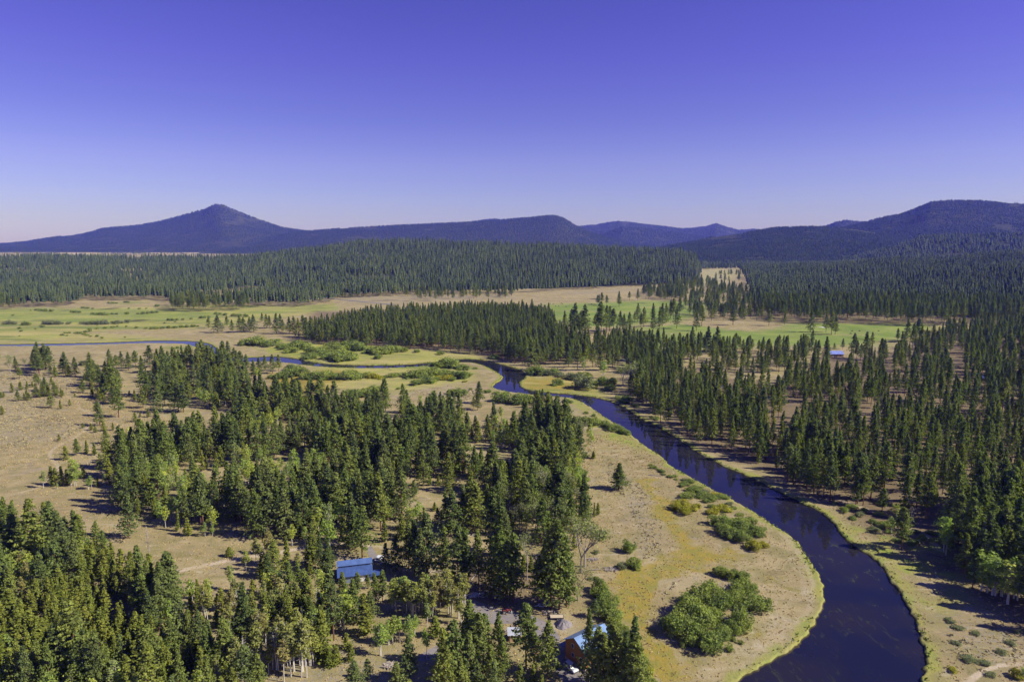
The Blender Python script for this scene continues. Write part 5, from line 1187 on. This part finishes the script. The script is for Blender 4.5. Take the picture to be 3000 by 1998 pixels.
M['midroof'] = seam_metal('mid_blue_standing_seam_metal', (.13, .22, .48))  # lighter blue for the barn's upper front slope
M['paleroof'] = seam_metal('pale_blue_standing_seam_metal', (.21, .34, .58))
M['farroof'] = seam_metal('bright_blue_metal', (.30, .38, .85))  # brightest blue, for the far house and the forest shed
M['greyroof'] = seam_metal('white_corrugated_metal', (.70, .73, .78), 6)
M['cedar'] = board('orange_cedar_siding', (.40, .175, .05))
M['greyblue'] = board('blue_grey_siding', (.22, .27, .40), 2.5, 'X')
M['shedwood'] = board('red_brown_planks', (.26, .12, .07), 5, 'X')
M['tanwall'] = simple('tan_wall', (.62, .44, .26), .8, .12)
M['concrete'] = simple('pale_foundation', (.42, .36, .30), .9, .15)
M['white'] = simple('white_paint', (.78, .78, .78), .5, .06)
M['glass'] = simple('dark_window_glass', (.05, .06, .09), .08, .2)
M['weathered'] = simple('weathered_grey_timber', (.45, .39, .33), .9, .25, 2)
M['rail'] = simple('bleached_rail_timber', (.62, .57, .50), .9, .2, 2)
M['tyre'] = simple('black_rubber', (.03, .03, .03), .9)
M['rim'] = simple('wheel_steel', (.5, .5, .52), .4, .1, metal=.6)
M['redpaint'] = simple('red_paint', (.24, .045, .04), .45, .15)
M['orange'] = simple('orange_plastic', (.75, .20, .08), .6, .1)
M['trailerdeck'] = simple('trailer_deck_boards', (.55, .46, .34), .85, .15, 3)
M['blacksteel'] = simple('black_steel', (.04, .04, .045), .6)
M['rubble'] = simple('grey_crushed_gravel', (.22, .20, .21), .95, .25, 1.2, bump=.05)
M['stone'] = simple('tan_stones', (.42, .32, .20), .9, .35, 1.5)
M['ash'] = simple('brown_earth', (.13, .09, .06), .95)
M['hide'] = simple('black_hide', (.025, .022, .02), .8, .3)
M['tarp'] = simple('blue_tarp', (.10, .22, .60), .5, .15)
M['yellow'] = simple('yellow_paint', (.62, .42, .04), .5)

# --- barn with a clerestory and two blue roofs
bp = gnd(992, 1711); bq = gnd(1082, 1700); ba = math.atan2(bq[1] - bp[1], bq[0] - bp[0])
barn = empty('barn', bp, ba); tag(barn, 'long barn with bright blue two-level metal roof and clerestory strip', 'barn')
L = 11.6
w_ = MB().prism([(0, 0), (9, 0), (9, 3.7), (4.6, 6.25), (3.0, 5.35), (3.0, 4.55), (0, 2.95)], 0, L)
w_.v = [(y, x, z) for x, y, z in w_.v]; w_.f = [tuple(reversed(f)) for f in w_.f]
w_.build('wall', M['greyblue'], barn)
def slope(name, y0, z0, y1, z1, x0, x1, mat, par, th=.12):
    return MB().slab([(x0, y0, z0), (x1, y0, z0), (x1, y1, z1), (x0, y1, z1)], th).build(name, mat, par)
slope('roof', -.7, 2.72, 3.0, 4.72, -.4, L + .4, M['blueroof'], barn)
slope('roof', 2.55, 5.35, 4.62, 6.48, -.4, L + .4, M['midroof'], barn)
slope('roof', 4.64, 6.48, 9.6, 3.55, -.4, L + .4, M['blueroof'], barn)
for x in (1.2, 3.6, 7.6):
    f = MB().box(x, x + 1.3, 2.93, 2.985, 4.78, 5.22).build('window', M['glass'], barn)
    MB().box(x - .07, x + 1.37, 2.95, 2.975, 4.73, 5.27).build('frame', M['white'], f)
MB().box(-.1, L + .1, -.04, .015, 4.60, 4.70).build('flashing', M['white'], barn).location = (0, 2.94, 0)
for x, wd in ((2.0, 2.6), (6.4, 2.6)):
    d_ = MB().box(x, x + wd, -.06, -.003, .05, 2.3).build('door', M['white'] if x > 6 else M['greyblue'], barn)
    MB().box(x + wd - .4, x + wd - .3, -.12, -.062, 1.0, 1.3).build('handle', M['blacksteel'], d_)
lp = gnd(1083, 1702); lean = empty('open_shed', lp, ba); tag(lean, 'small open lean-to with dark blue roof beside the barn', 'shed')
for x, y, h_ in ((0, 0, 2.1), (4.3, 0, 2.1), (0, 2.4, 2.5), (4.3, 2.4, 2.5)): MB().box(x, x + .14, y, y + .14, 0, h_).build('post', M['weathered'], lean)
slope('roof', -.4, 2.1, 2.9, 2.62, -.3, 4.75, M['blueroof'], lean)
MB().box(0.05, 4.4, 2.56, 2.6, 0, 2.3).build('wall', M['greyblue'], lean)

# --- the house
hp = gnd(1656, 1929); hr_ = math.radians(38); house = empty('house', hp, hr_)
tag(house, 'two-storey orange wooden house with pale blue metal roof by the willow hedge', 'house')
HL, HWd = 11., 8.2
w_ = MB().prism([(0, .9), (-HWd, .9), (-HWd, 6.3), (-HWd / 2, 8.6), (0, 6.3)], 0, HL); w_.v = [(y, x, z) for x, y, z in w_.v]
w_.build('wall', M['cedar'], house)
MB().box(-.04, HL + .04, -HWd - .04, .04, -.2, .9).build('foundation', M['concrete'], house)
slope('roof', -HWd - .7, 5.98, -HWd / 2, 8.78, -.6, HL + .6, M['paleroof'], house)
slope('roof', -HWd / 2 + .01, 8.78, .7, 5.98, -.6, HL + .6, M['paleroof'], house)
for y, z in ((-3.1, 5.0), (-3.3, 2.3), (-6.6, 2.4)):
    f = MB().box(-.09, -.004, y - .5, y + .5, z, z + 1.35).build('window', M['white'], house)
    MB().box(-.12, -.095, y - .4, y + .4, z + .1, z + 1.25).build('pane', M['glass'], f)
for x in (2.2, 5.2, 8.4):
    for z in (2.2, 4.4):
        f = MB().box(x, x + 1.1, -HWd - .09, -HWd - .004, z, z + 1.3).build('window', M['white'], house)
        MB().box(x + .1, x + 1., -HWd - .12, -HWd - .095, z + .1, z + 1.2).build('pane', M['glass'], f)
MB().tube((8.6, -2.2, 7.2), (8.6, -2.2, 9.6), .16, n=10).tube((8.6, -2.2, 9.6), (8.6, -2.2, 9.85), .26, .2, 10).build('chimney', M['rim'], house)
pr = MB().slab([(-.1, .3, 3.6), (-.1, 3.3, 2.9), (3.6, 3.3, 2.9), (3.6, .3, 3.6)], .1); pr.build('porch_roof', M['blueroof'], house)
for x in (.1, 3.4): MB().box(x, x + .14, 3.0, 3.14, 0, 2.85).build('post', M['white'], house)

# --- the small shed
sp0 = gnd(1489, 1879); shed = empty('shed', sp0, math.radians(2)); tag(shed, 'little red-brown shed with white metal roof behind a pine', 'shed')
w_ = MB().prism([(0, 0), (2.6, 0), (2.6, 2.9), (0, 2.2)], 0, 3.8); w_.v = [(y, x, z) for x, y, z in w_.v]; w_.f = [tuple(reversed(f)) for f in w_.f]; w_.build('wall', M['shedwood'], shed)
slope('roof', -.35, 2.14, 2.95, 3.02, -.25, 4.05, M['greyroof'], shed, .08)
d_ = MB().box(.45, 1.35, -.05, -.003, .05, 1.95).build('door', M['tanwall'], shed); MB().box(1.2, 1.27, -.09, -.052, .95, 1.1).build('handle', M['blacksteel'], d_)
f = MB().box(2.2, 3.1, -.05, -.003, 1.0, 1.75).build('window', M['white'], shed); MB().box(2.28, 3.02, -.07, -.052, 1.07, 1.68).build('pane', M['glass'], f)

# --- gravel pile
rr = np.random.RandomState(12); nr, na_ = 16, 48; V = [(0, 0, 2.05)]; F = []
for i in range(1, nr + 1):
    for j in range(na_):
        a = 6.2832 * j / na_; r_ = 2.75 * i / nr * (1 + .10 * math.sin(3 * a + 1) + .05 * math.sin(7 * a))
        z = 2.05 * (1 - (i / nr) ** 1.15) + .10 * math.sin(9 * a + i * .4) * math.sin(math.pi * i / nr) + rr.normal(0, .025)
        V.append((r_ * math.cos(a) * 1.02, r_ * math.sin(a), z if i < nr else -.05))
for j in range(na_): F.append((0, 1 + j, 1 + (j + 1) % na_))
for i in range(nr - 1):
    for j in range(na_):
        a = 1 + i * na_; F.append((a + j, a + na_ + j, a + na_ + (j + 1) % na_, a + (j + 1) % na_))
me = bpy.data.meshes.new('gravel_pile'); me.from_pydata(V, [], F); me.materials.append(M['rubble']); me.update()
tag(link('gravel_pile', me, None, gnd(1649, 1830)), 'dark grey cone of gravel at the yard edge', 'gravel pile')

# --- wheels and vehicles
def wheel(par, x, y, r, wd=.22):
    m = MB(); n = 18
    m.tube((0, -wd / 2, 0), (0, wd / 2, 0), r, r, n); o = m.build('wheel', M['tyre'], par, .03); o.location = (x, y, r)
    MB().tube((0, -wd / 2 - .012, 0), (0, wd / 2 + .012, 0), r * .58, r * .58, 12).build('rim', M['rim'], o)
    return o
tp = gnd(1613, 1816); tr_ = empty('flatbed_trailer', tp, math.radians(2)); tag(tr_, 'flat two-axle utility trailer with pale deck behind the gravel pile', 'trailer')
MB().box(0, 4.2, 0, 2.0, .62, .72).build('deck', M['trailerdeck'], tr_, .01)
fm = MB().box(-.05, 4.25, -.05, .0, .5, .78).box(-.05, 4.25, 2.0, 2.05, .5, .78).box(-.05, 0, .0, 2., .5, .78).box(4.2, 4.25, .0, 2., .5, .78)
fm.tube((0, .2, .56), (-1.1, 1., .5), .05).tube((0, 1.8, .56), (-1.1, 1., .5), .05).tube((-1.1, 1, .5), (-1.1, 1, .02), .04); fm.build('frame', M['blacksteel'], tr_)
for x in (2.2, 2.95):
    for y in (-.2, 2.2): wheel(tr_, x, y, .34)
for y in (-.33, 2.05): MB().box(1.8, 3.4, y, y + .28, .74, .79).build('fender', M['blacksteel'], tr_, .01)
def suv(loc, rz, label, body):
    c = empty('parked_car', loc, rz); tag(c, label, 'car')
    prof = [(-2.35, .42), (-2.38, .95), (-2.2, 1.02), (-1.95, 1.68), (-1.75, 1.76), (.35, 1.76), (.55, 1.70), (1.15, 1.10), (2.15, .98), (2.38, .80), (2.4, .42)]
    lo = [(-2.35, .42), (-2.38, .95), (-2.25, 1.05), (1.12, 1.05), (2.15, .98), (2.38, .80), (2.4, .42)]
    m = MB(); w2 = .92
    m.prism([(x, z) for x, z in lo], -w2, w2); m.build('body', body, c, .05)
    cab = [(-2.2, 1.02), (-1.95, 1.66), (-1.75, 1.72), (.35, 1.72), (.52, 1.66), (1.12, 1.03)]
    a = [(x, -.86 if z < 1.2 else -.72, z) for x, z in cab]; b = [(x, -y, z) for x, y, z in a]; n = len(cab)
    fs_ = [tuple(range(n)), tuple(range(2 * n - 1, n - 1, -1))] + [(i, i + n, (i + 1) % n + n, (i + 1) % n) for i in range(n)]
    cb_ = MB().add(a, fs_ and fs_); MBc = MB(); MBc.add(a + b, fs_); MBc.build('cabin', M['glass'], c, .02)
    r2 = MB().box(-1.9, .42, -.74, .74, 1.71, 1.79); r2.build('roof', body, c, .03)
    pl_ = MB()
    for s_ in (-1, 1):
        for (xa, xb) in ((-2.12, -1.88), (-.95, -.82), (.02, .14), (1.02, .48)):
            pl_.tube((xa, s_ * .875, 1.04), (xb if xa > 1 else xa + .08, s_ * .735, 1.72), .035, n=5)
    pl_.build('pillar', body, c)
    for x in (-1.45, 1.5):
        for y in (-.84, .84): wheel(c, x, y, .37)
    for y in (-.66, .66):
        MB().box(2.36, 2.43, y - .2, y + .2, .66, .82).build('headlight', M['white'], c); MB().box(-2.43, -2.36, y - .12, y + .12, .7, .95).build('taillight', M['redpaint'], c)
    MB().box(2.3, 2.48, -.85, .85, .40, .58).build('bumper', M['blacksteel'], c, .02); MB().box(-2.46, -2.32, -.85, .85, .40, .58).build('bumper', M['blacksteel'], c, .02)
    for y in (-1.0, 1.0): MB().box(.78, .92, y - .1, y + .1, 1.06, 1.22).build('mirror', M['blacksteel'], c, .02)
    return c
M['carwhite'] = simple('white_car_paint', (.72, .75, .80), .3, .03)
suv(gnd(1673, 1960), math.radians(-57), 'white car parked in the shade below the orange house', M['carwhite'])
suv(gnd(1112, 1640), math.radians(75), 'white car half hidden under pines behind the barn', M['carwhite'])
def tractor(loc, rz):
    c = empty('tractor', loc, rz); tag(c, 'small red tractor standing in tree shade at the gravel yard', 'tractor')
    MB().box(.2, 1.7, -.32, .32, .75, 1.25).build('hood', M['redpaint'], c, .05); MB().box(-.9, .3, -.4, .4, .6, .95).build('body', M['redpaint'], c, .05)
    MB().box(-.7, -.2, -.25, .25, .95, 1.1).box(-.78, -.68, -.25, .25, 1.05, 1.5).build('seat', M['tyre'], c, .02)
    for s_ in (-1, 1): wheel(c, -.6, s_ * .68, .62, .3); wheel(c, 1.35, s_ * .55, .36, .2); MB().box(-1.1, 0, s_ * .68 - .2, s_ * .68 + .2, 1.26, 1.32).build('fender', M['redpaint'], c, .01)
    MB().tube((.3, 0, 1.1), (0, 0, 1.45), .03).tube((0, -.2, 1.43), (0, .2, 1.47), .025).build('steering_wheel', M['blacksteel'], c)
    MB().box(1.75, 1.95, -.8, .8, .15, .6).tube((.9, -.45, .8), (1.8, -.45, .4), .05).tube((.9, .45, .8), (1.8, .45, .4), .05).build('bucket', M['white'], c)
    MB().tube((1.2, .1, 1.25), (1.2, .1, 1.75), .035).build('exhaust', M['blacksteel'], c)
tractor(gnd(1482, 1795), math.radians(8))
tp_ = gnd(1188, 1634); c = empty('wheel_loader', tp_, 2.6); tag(c, 'small yellow loader glimpsed among pines right of the barn', 'loader')
MB().box(-1.2, .6, -.5, .5, .6, 1.3).build('body', M['yellow'], c, .06); MB().box(-.6, .3, -.45, .45, 1.3, 2.1).build('cab', M['glass'], c, .03); MB().box(-.65, .35, -.5, .5, 2.1, 2.18).build('roof', M['yellow'], c, .02)
MB().tube((.3, -.4, 1.0), (1.7, -.4, .5), .07).tube((.3, .4, 1.0), (1.7, .4, .5), .07).build('arm', M['yellow'], c); MB().box(1.65, 2.1, -.7, .7, .15, .7).build('bucket', M['blacksteel'], c, .02)
for x in (-.8, .5):
    for y in (-.62, .62): wheel(c, x, y, .45, .28)

# --- orange chairs beside the shed, stone fire ring
def chair(u, v, rz, lb):
    c = empty('garden_chair', gnd(u, v), rz); tag(c, lb, 'chair', 'orange garden chairs')
    MB().box(-.3, .3, -.3, .3, .36, .42).build('seat', M['orange'], c, .01); MB().slab([(-.3, -.32, 1.05), (.3, -.32, 1.05), (.3, -.27, .40), (-.3, -.27, .40)], .05).build('backrest', M['orange'], c)
    for x in (-.27, .27):
        MB().box(x - .05, x + .05, -.28, .36, .58, .62).build('armrest', M['orange'], c)
        for y in (-.25, .3): MB().box(x - .03, x + .03, y - .03, y + .03, 0, .58).build('leg', M['orange'], c)
chair(1568, 1903, 2.4, 'orange garden chair, upper one of the two behind the pines'); chair(1570, 1916, 2.0, 'orange garden chair, lower one of the two behind the pines')
rr = random.Random(3); m = MB()
for k in range(16):
    a = 6.283 * k / 16; x, y = .85 * math.cos(a), .85 * math.sin(a); s_ = rr.uniform(.13, .2); m.box(x - s_, x + s_, y - s_, y + s_, -.02, rr.uniform(.25, .38))
ringo = m.build('fire_ring', M['stone'], None, .04); ringo.location = gnd(1506, 1834); tag(ringo, 'round tan stone fire ring above the white-roofed shed', 'fire ring')
MB().tube((0, 0, .01), (0, 0, .08), .68, .68, 20).build('ash_bed', M['ash'], ringo)

# --- fences, logs and scrap
def rail_fence(pts, name, lb, mat, zig=0., posts=True, gap=2.6, rails=3):
    P = densify(np.array(pts), gap); base = P[0]; root = empty(name, (base[0], base[1], 0)); tag(root, lb, 'fence'); rr = random.Random(len(P))
    Q = [(p[0] - base[0] + 0, p[1] - base[1] + (zig if i % 2 else -zig)) for i, p in enumerate(P)]
    for i, (x, y) in enumerate(Q[:90]):
        if posts: MB().tube((x, y, -.1), (x, y, 1.35), .08, n=6).build('post', mat, root)
    m = MB()
    for a, b in zip(Q[:-1], Q[1:]):
        for k in range(rails):
            z = .35 + .42 * k; m.tube((a[0] - .1, a[1], z + rr.uniform(-.04, .04)), (b[0] + .1, b[1], z + rr.uniform(-.04, .04)), .06, n=5)
    m.build('rail', mat, root)
rail_fence(G(C8([(1062, 428), (1110, 412), (1160, 402), (1212, 392)])), 'rail_fence', 'white weathered rail fence in the tan clearing among pines', M['rail'])
rail_fence(G(C8([(1200, 752), (1320, 756), (1420, 765)])), 'rail_fence', 'dark posts and rails beside the shaded scrap yard', M['weathered'], gap=3.2)
rail_fence(G(C5([(1565, 436), (1640, 430), (1720, 418), (1792, 408)])), 'zigzag_fence', 'pale zigzag log fence along the green field below tall pines', M['rail'], zig=1.2, posts=False, gap=3.5)
rail_fence(G(C5([(1915, 392), (1960, 398), (2010, 402), (2090, 404), (2200, 402)])), 'zigzag_fence', 'pale zigzag log fence crossing the green field', M['rail'], zig=1.2, posts=False, gap=4)
def logpile(u, v, n, L, spread, seed, lb, mat, name='log_pile'):
    rr = random.Random(seed); m = MB(); p = gnd(u, v)
    for k in range(n):
        x, y = rr.uniform(-spread, spread), rr.uniform(-spread * .6, spread * .6); a = rr.uniform(-.6, .6) + (0 if rr.random() < .7 else 1.3); l = L * rr.uniform(.5, 1)
        z = .1 + rr.uniform(0, .45); m.tube((x - l / 2 * math.cos(a), y - l / 2 * math.sin(a), z), (x + l / 2 * math.cos(a), y + l / 2 * math.sin(a), z + rr.uniform(-.1, .2)), rr.uniform(.05, .14), rr.uniform(.03, .1), 5)
    o = m.build(name, mat); o.location = p; tag(o, lb, name.replace('_', ' '))
logpile(1290, 1680, 26, 4.5, 3.6, 1, 'scattered grey logs stacked between the pines above the yard', M['weathered'])
logpile(1262, 1655, 18, 3.5, 2.8, 2, 'smaller heap of pale poles left of the grey logs', M['rail'])
logpile(1395, 1745, 30, 2.2, 2.4, 3, 'heap of pale scrap in deep shade at the yard corner', M['white'], 'scrap_heap')
logpile(1462, 1750, 30, 1.8, 2.2, 4, 'heap of brown scrap timber in the shaded yard', M['weathered'], 'scrap_heap')
logpile(1612, 1798, 26, 2.0, 2.2, 5, 'scrap boards lying just behind the flatbed trailer', M['weathered'], 'scrap_heap')
logpile(1585, 1775, 16, 1.6, 1.6, 6, 'pale scrap pieces under the big pine left of the trailer', M['white'], 'scrap_heap')
logpile(1483, 1850, 24, 1.4, 1.2, 7, 'brush heap beside the fire ring', M['weathered'], 'brush_pile')
logpile(1145, 1950, 70, 2.2, 2.0, 8, 'grey brush pile on bare ground near the bottom edge', M['weathered'], 'brush_pile')
logpile(1790, 1668, 50, 2.4, 2.2, 9, 'grey brush heap at the meadow edge beside the bushes', M['dead'], 'brush_pile')
logpile(1735, 1640, 30, 2.4, 1.6, 10, 'tangle of dead branches below the leaning cottonwood', M['dead'], 'brush_pile')
logpile(1130, 1650, 20, 1.4, 1.4, 12, 'white scrap pieces lying right of the barn', M['white'], 'scrap_heap')
def fallen(u, v, L, a, lb, seed):
    rr = random.Random(seed); m = MB(); p = (0, 0, .25)
    for k in range(5):
        q = (p[0] + L / 5 * math.cos(a), p[1] + L / 5 * math.sin(a), .25 + rr.uniform(-.04, .1)); m.tube(p, q, .2 - .03 * k, .17 - .03 * k, 7)
        if k > 1:
            for s_ in range(2): b = a + rr.choice((-1, 1)) * rr.uniform(.5, 1.1); m.tube(q, (q[0] + 1.3 * math.cos(b), q[1] + 1.3 * math.sin(b), q[2] + rr.uniform(.2, .9)), .05, .02, 5)
        p = q
    o = m.build('fallen_log', M['dead']); o.location = gnd(u, v); tag(o, lb, 'log')
fallen(1727, 1671, 4.5, .1, 'bleached fallen log at the meadow edge left of the brush heap', 1)
fallen(1900, 1392, 7, -.3, 'grey fallen log on the river meadow near low green bushes', 2)
fallen(1820, 1424, 3.5, .2, 'short grey log lying beside the lone meadow pine', 3)
fallen(1380, 1700, 7, 1.2, 'long curved bleached trunk standing between two pines', 4)
fallen(1147, 1084, 14, 2.5, 'dead trunk lying over the bank of the narrow channel', 5)
fallen(2700, 1588, 3, .1, 'small pale log on the grassy right bank', 6)

# --- small shed back in the wood and far buildings
def hut(u, v, rz, L, W_, H, lb, wm, rm, name='shed', cat='shed', rise=1.2):
    c = empty(name, gnd(u, v), rz); tag(c, lb, cat)
    w_ = MB().prism([(0, 0), (W_, 0), (W_, H), (W_ / 2, H + rise), (0, H)], 0, L); w_.v = [(y, x, z) for x, y, z in w_.v]; w_.f = [tuple(reversed(f)) for f in w_.f]; w_.build('wall', wm, c)
    s_ = rise / (W_ / 2); slope('roof', -.4, H - .4 * s_ + .1, W_ / 2, H + rise + .1, -.4, L + .4, rm, c); slope('roof', W_ / 2 + .01, H + rise + .1, W_ + .4, H - .4 * s_ + .1, -.4, L + .4, rm, c)
    d_ = MB().box(L * .2, L * .2 + .9, -.05, -.003, .05, 2.).build('door', M['white'], c); MB().box(L * .2 + .75, L * .2 + .82, -.1, -.052, .9, 1.1).build('handle', M['blacksteel'], d_)
    for k in (.45, .7):
        f = MB().box(L * k, L * k + 1.1, -.06, -.003, H * .35, H * .35 + 1.).build('window', M['white'], c); MB().box(L * k + .08, L * k + 1.02, -.08, -.062, H * .35 + .08, H * .35 + .92).build('pane', M['glass'], f)
    return c
hut(990, 1531, .1, 4, 3, 1.9, 'little tan hut glimpsed deep in the wood above the barn', M['tanwall'], M['tanwall'], rise=.7)
hut(2432, 1046, -.06, 13.6, 9, 3.2, 'tan house with bright blue roof between pines and the green field', M['tanwall'], M['farroof'], 'house', 'house', 2.6)
hut(2878, 1113, .0, 5, 4, 2.0, 'small shed with blue roof in the right forest', M['shedwood'], M['farroof'], rise=1.2)
m = MB(); rr = random.Random(9)
for k in range(7): m.tube((rr.uniform(-4, 4), k * 1.6 - 5, .35), (rr.uniform(4, 9), k * 1.6 - 5 + rr.uniform(-.5, .5), .35), .22, n=6)
o = m.build('irrigation_pipe_stack', M['white']); o.location = gnd(2404, 960); tag(o, 'white irrigation pipes lying on the green field beside pines', 'pipes')

# --- cattle: one skinned body each
def cow_mesh():
    P = [(0, 0, 1.05), (.55, 0, 1.08), (.95, 0, 1.15), (1.25, 0, 1.05), (1.5, 0, .72), (1.72, 0, .5), (-.45, 0, 1.08), (-.9, 0, 1.12), (-1.05, 0, .6),
         (.85, .22, .8), (.85, .23, .42), (.85, .23, .03), (.85, -.22, .8), (.85, -.23, .42), (.85, -.23, .03),
         (-.8, .22, .8), (-.92, .23, .45), (-.85, .23, .03), (-.8, -.22, .8), (-.92, -.23, .45), (-.85, -.23, .03), (1.42, .2, .95), (1.42, -.2, .95)]
    E = [(0, 1), (1, 2), (2, 3), (3, 4), (4, 5), (0, 6), (6, 7), (7, 8), (2, 9), (9, 10), (10, 11), (2, 12), (12, 13), (13, 14), (7, 15), (15, 16), (16, 17), (7, 18), (18, 19), (19, 20), (3, 21), (3, 22)]
    rad = [.42, .40, .36, .22, .17, .10, .40, .34, .04, .15, .08, .07, .15, .08, .07, .19, .09, .07, .19, .09, .07, .05, .05]
    me = bpy.data.meshes.new('cow'); me.from_pydata(P, E, []); o = bpy.data.objects.new('cow_base', me); COL.objects.link(o)
    md = o.modifiers.new('skin', 'SKIN'); sv = me.skin_vertices[0].data
    for i, r_ in enumerate(rad): sv[i].radius = (r_, r_); sv[i].use_root = (i == 0)
    o.modifiers.new('sub', 'SUBSURF').levels = 1
    dg = bpy.context.evaluated_depsgraph_get(); m2 = bpy.data.meshes.new_from_object(o.evaluated_get(dg)); m2.materials.clear(); m2.materials.append(M['hide'])
    bpy.data.objects.remove(o); return m2
cm = cow_mesh(); cm.name = 'cow'
COWS = [('Q3', 1157, 987, 'black cow on the right green field, lowest of four'), ('Q3', 1170, 968, 'black cow on the right green field, leftmost of the upper three'), ('Q3', 1222, 968, 'black cow on the right green field, middle of the upper three'),
        ('Q3', 1350, 968, 'black cow on the right green field, standing apart at the far right'), ('Q2', 1440, 779, 'black cow at the top edge of the left green field, farthest left'), ('Q2', 1462, 783, 'black cow near the top edge of the left green field, second from left'),
        ('Q2', 1480, 796, 'black cow on the left green field, left of the close pair'), ('Q2', 1500, 797, 'black cow on the left green field, right of the close pair'), ('Q2', 1516, 776, 'black cow grazing at the top edge above the close pair'),
        ('Q2', 1526, 780, 'black cow beside the one at the top edge of the field'), ('Q2', 1552, 800, 'black cow on the left green field, lower right of the herd'), ('Q2', 1727, 782, 'black cow alone at the tan edge of the left green field')]
rr = random.Random(2)
for cv, u, v, lb in COWS:
    (su, sv), = (Q3 if cv == 'Q3' else Q2)([(u, v)]); o = link('cow', cm, None, gnd(su, sv)); o.rotation_euler = (0, 0, rr.choice((0, math.pi)) + rr.uniform(-.4, .4)); tag(o, lb, 'cow', 'black cattle on the green fields')

# ------------------------------------------------------------------ haze
t = NT('thin_blue_air')
pv = t.n('ShaderNodeVolumePrincipled'); pv.inputs['Color'].default_value = (.10, .12, 1.0, 1); pv.inputs['Density'].default_value = 5.5e-5
pv.inputs['Anisotropy'].default_value = .0; pv.inputs['Absorption Color'].default_value = (1, 1, 1, 1)
t.l(pv.outputs[0], t.out.inputs['Volume'])
m = MB().box(-19000, 19000, -400, 17500, -6, 780)
tag(m.build('haze', t.m), 'thin blue air between the camera and the mountains', kind='stuff')
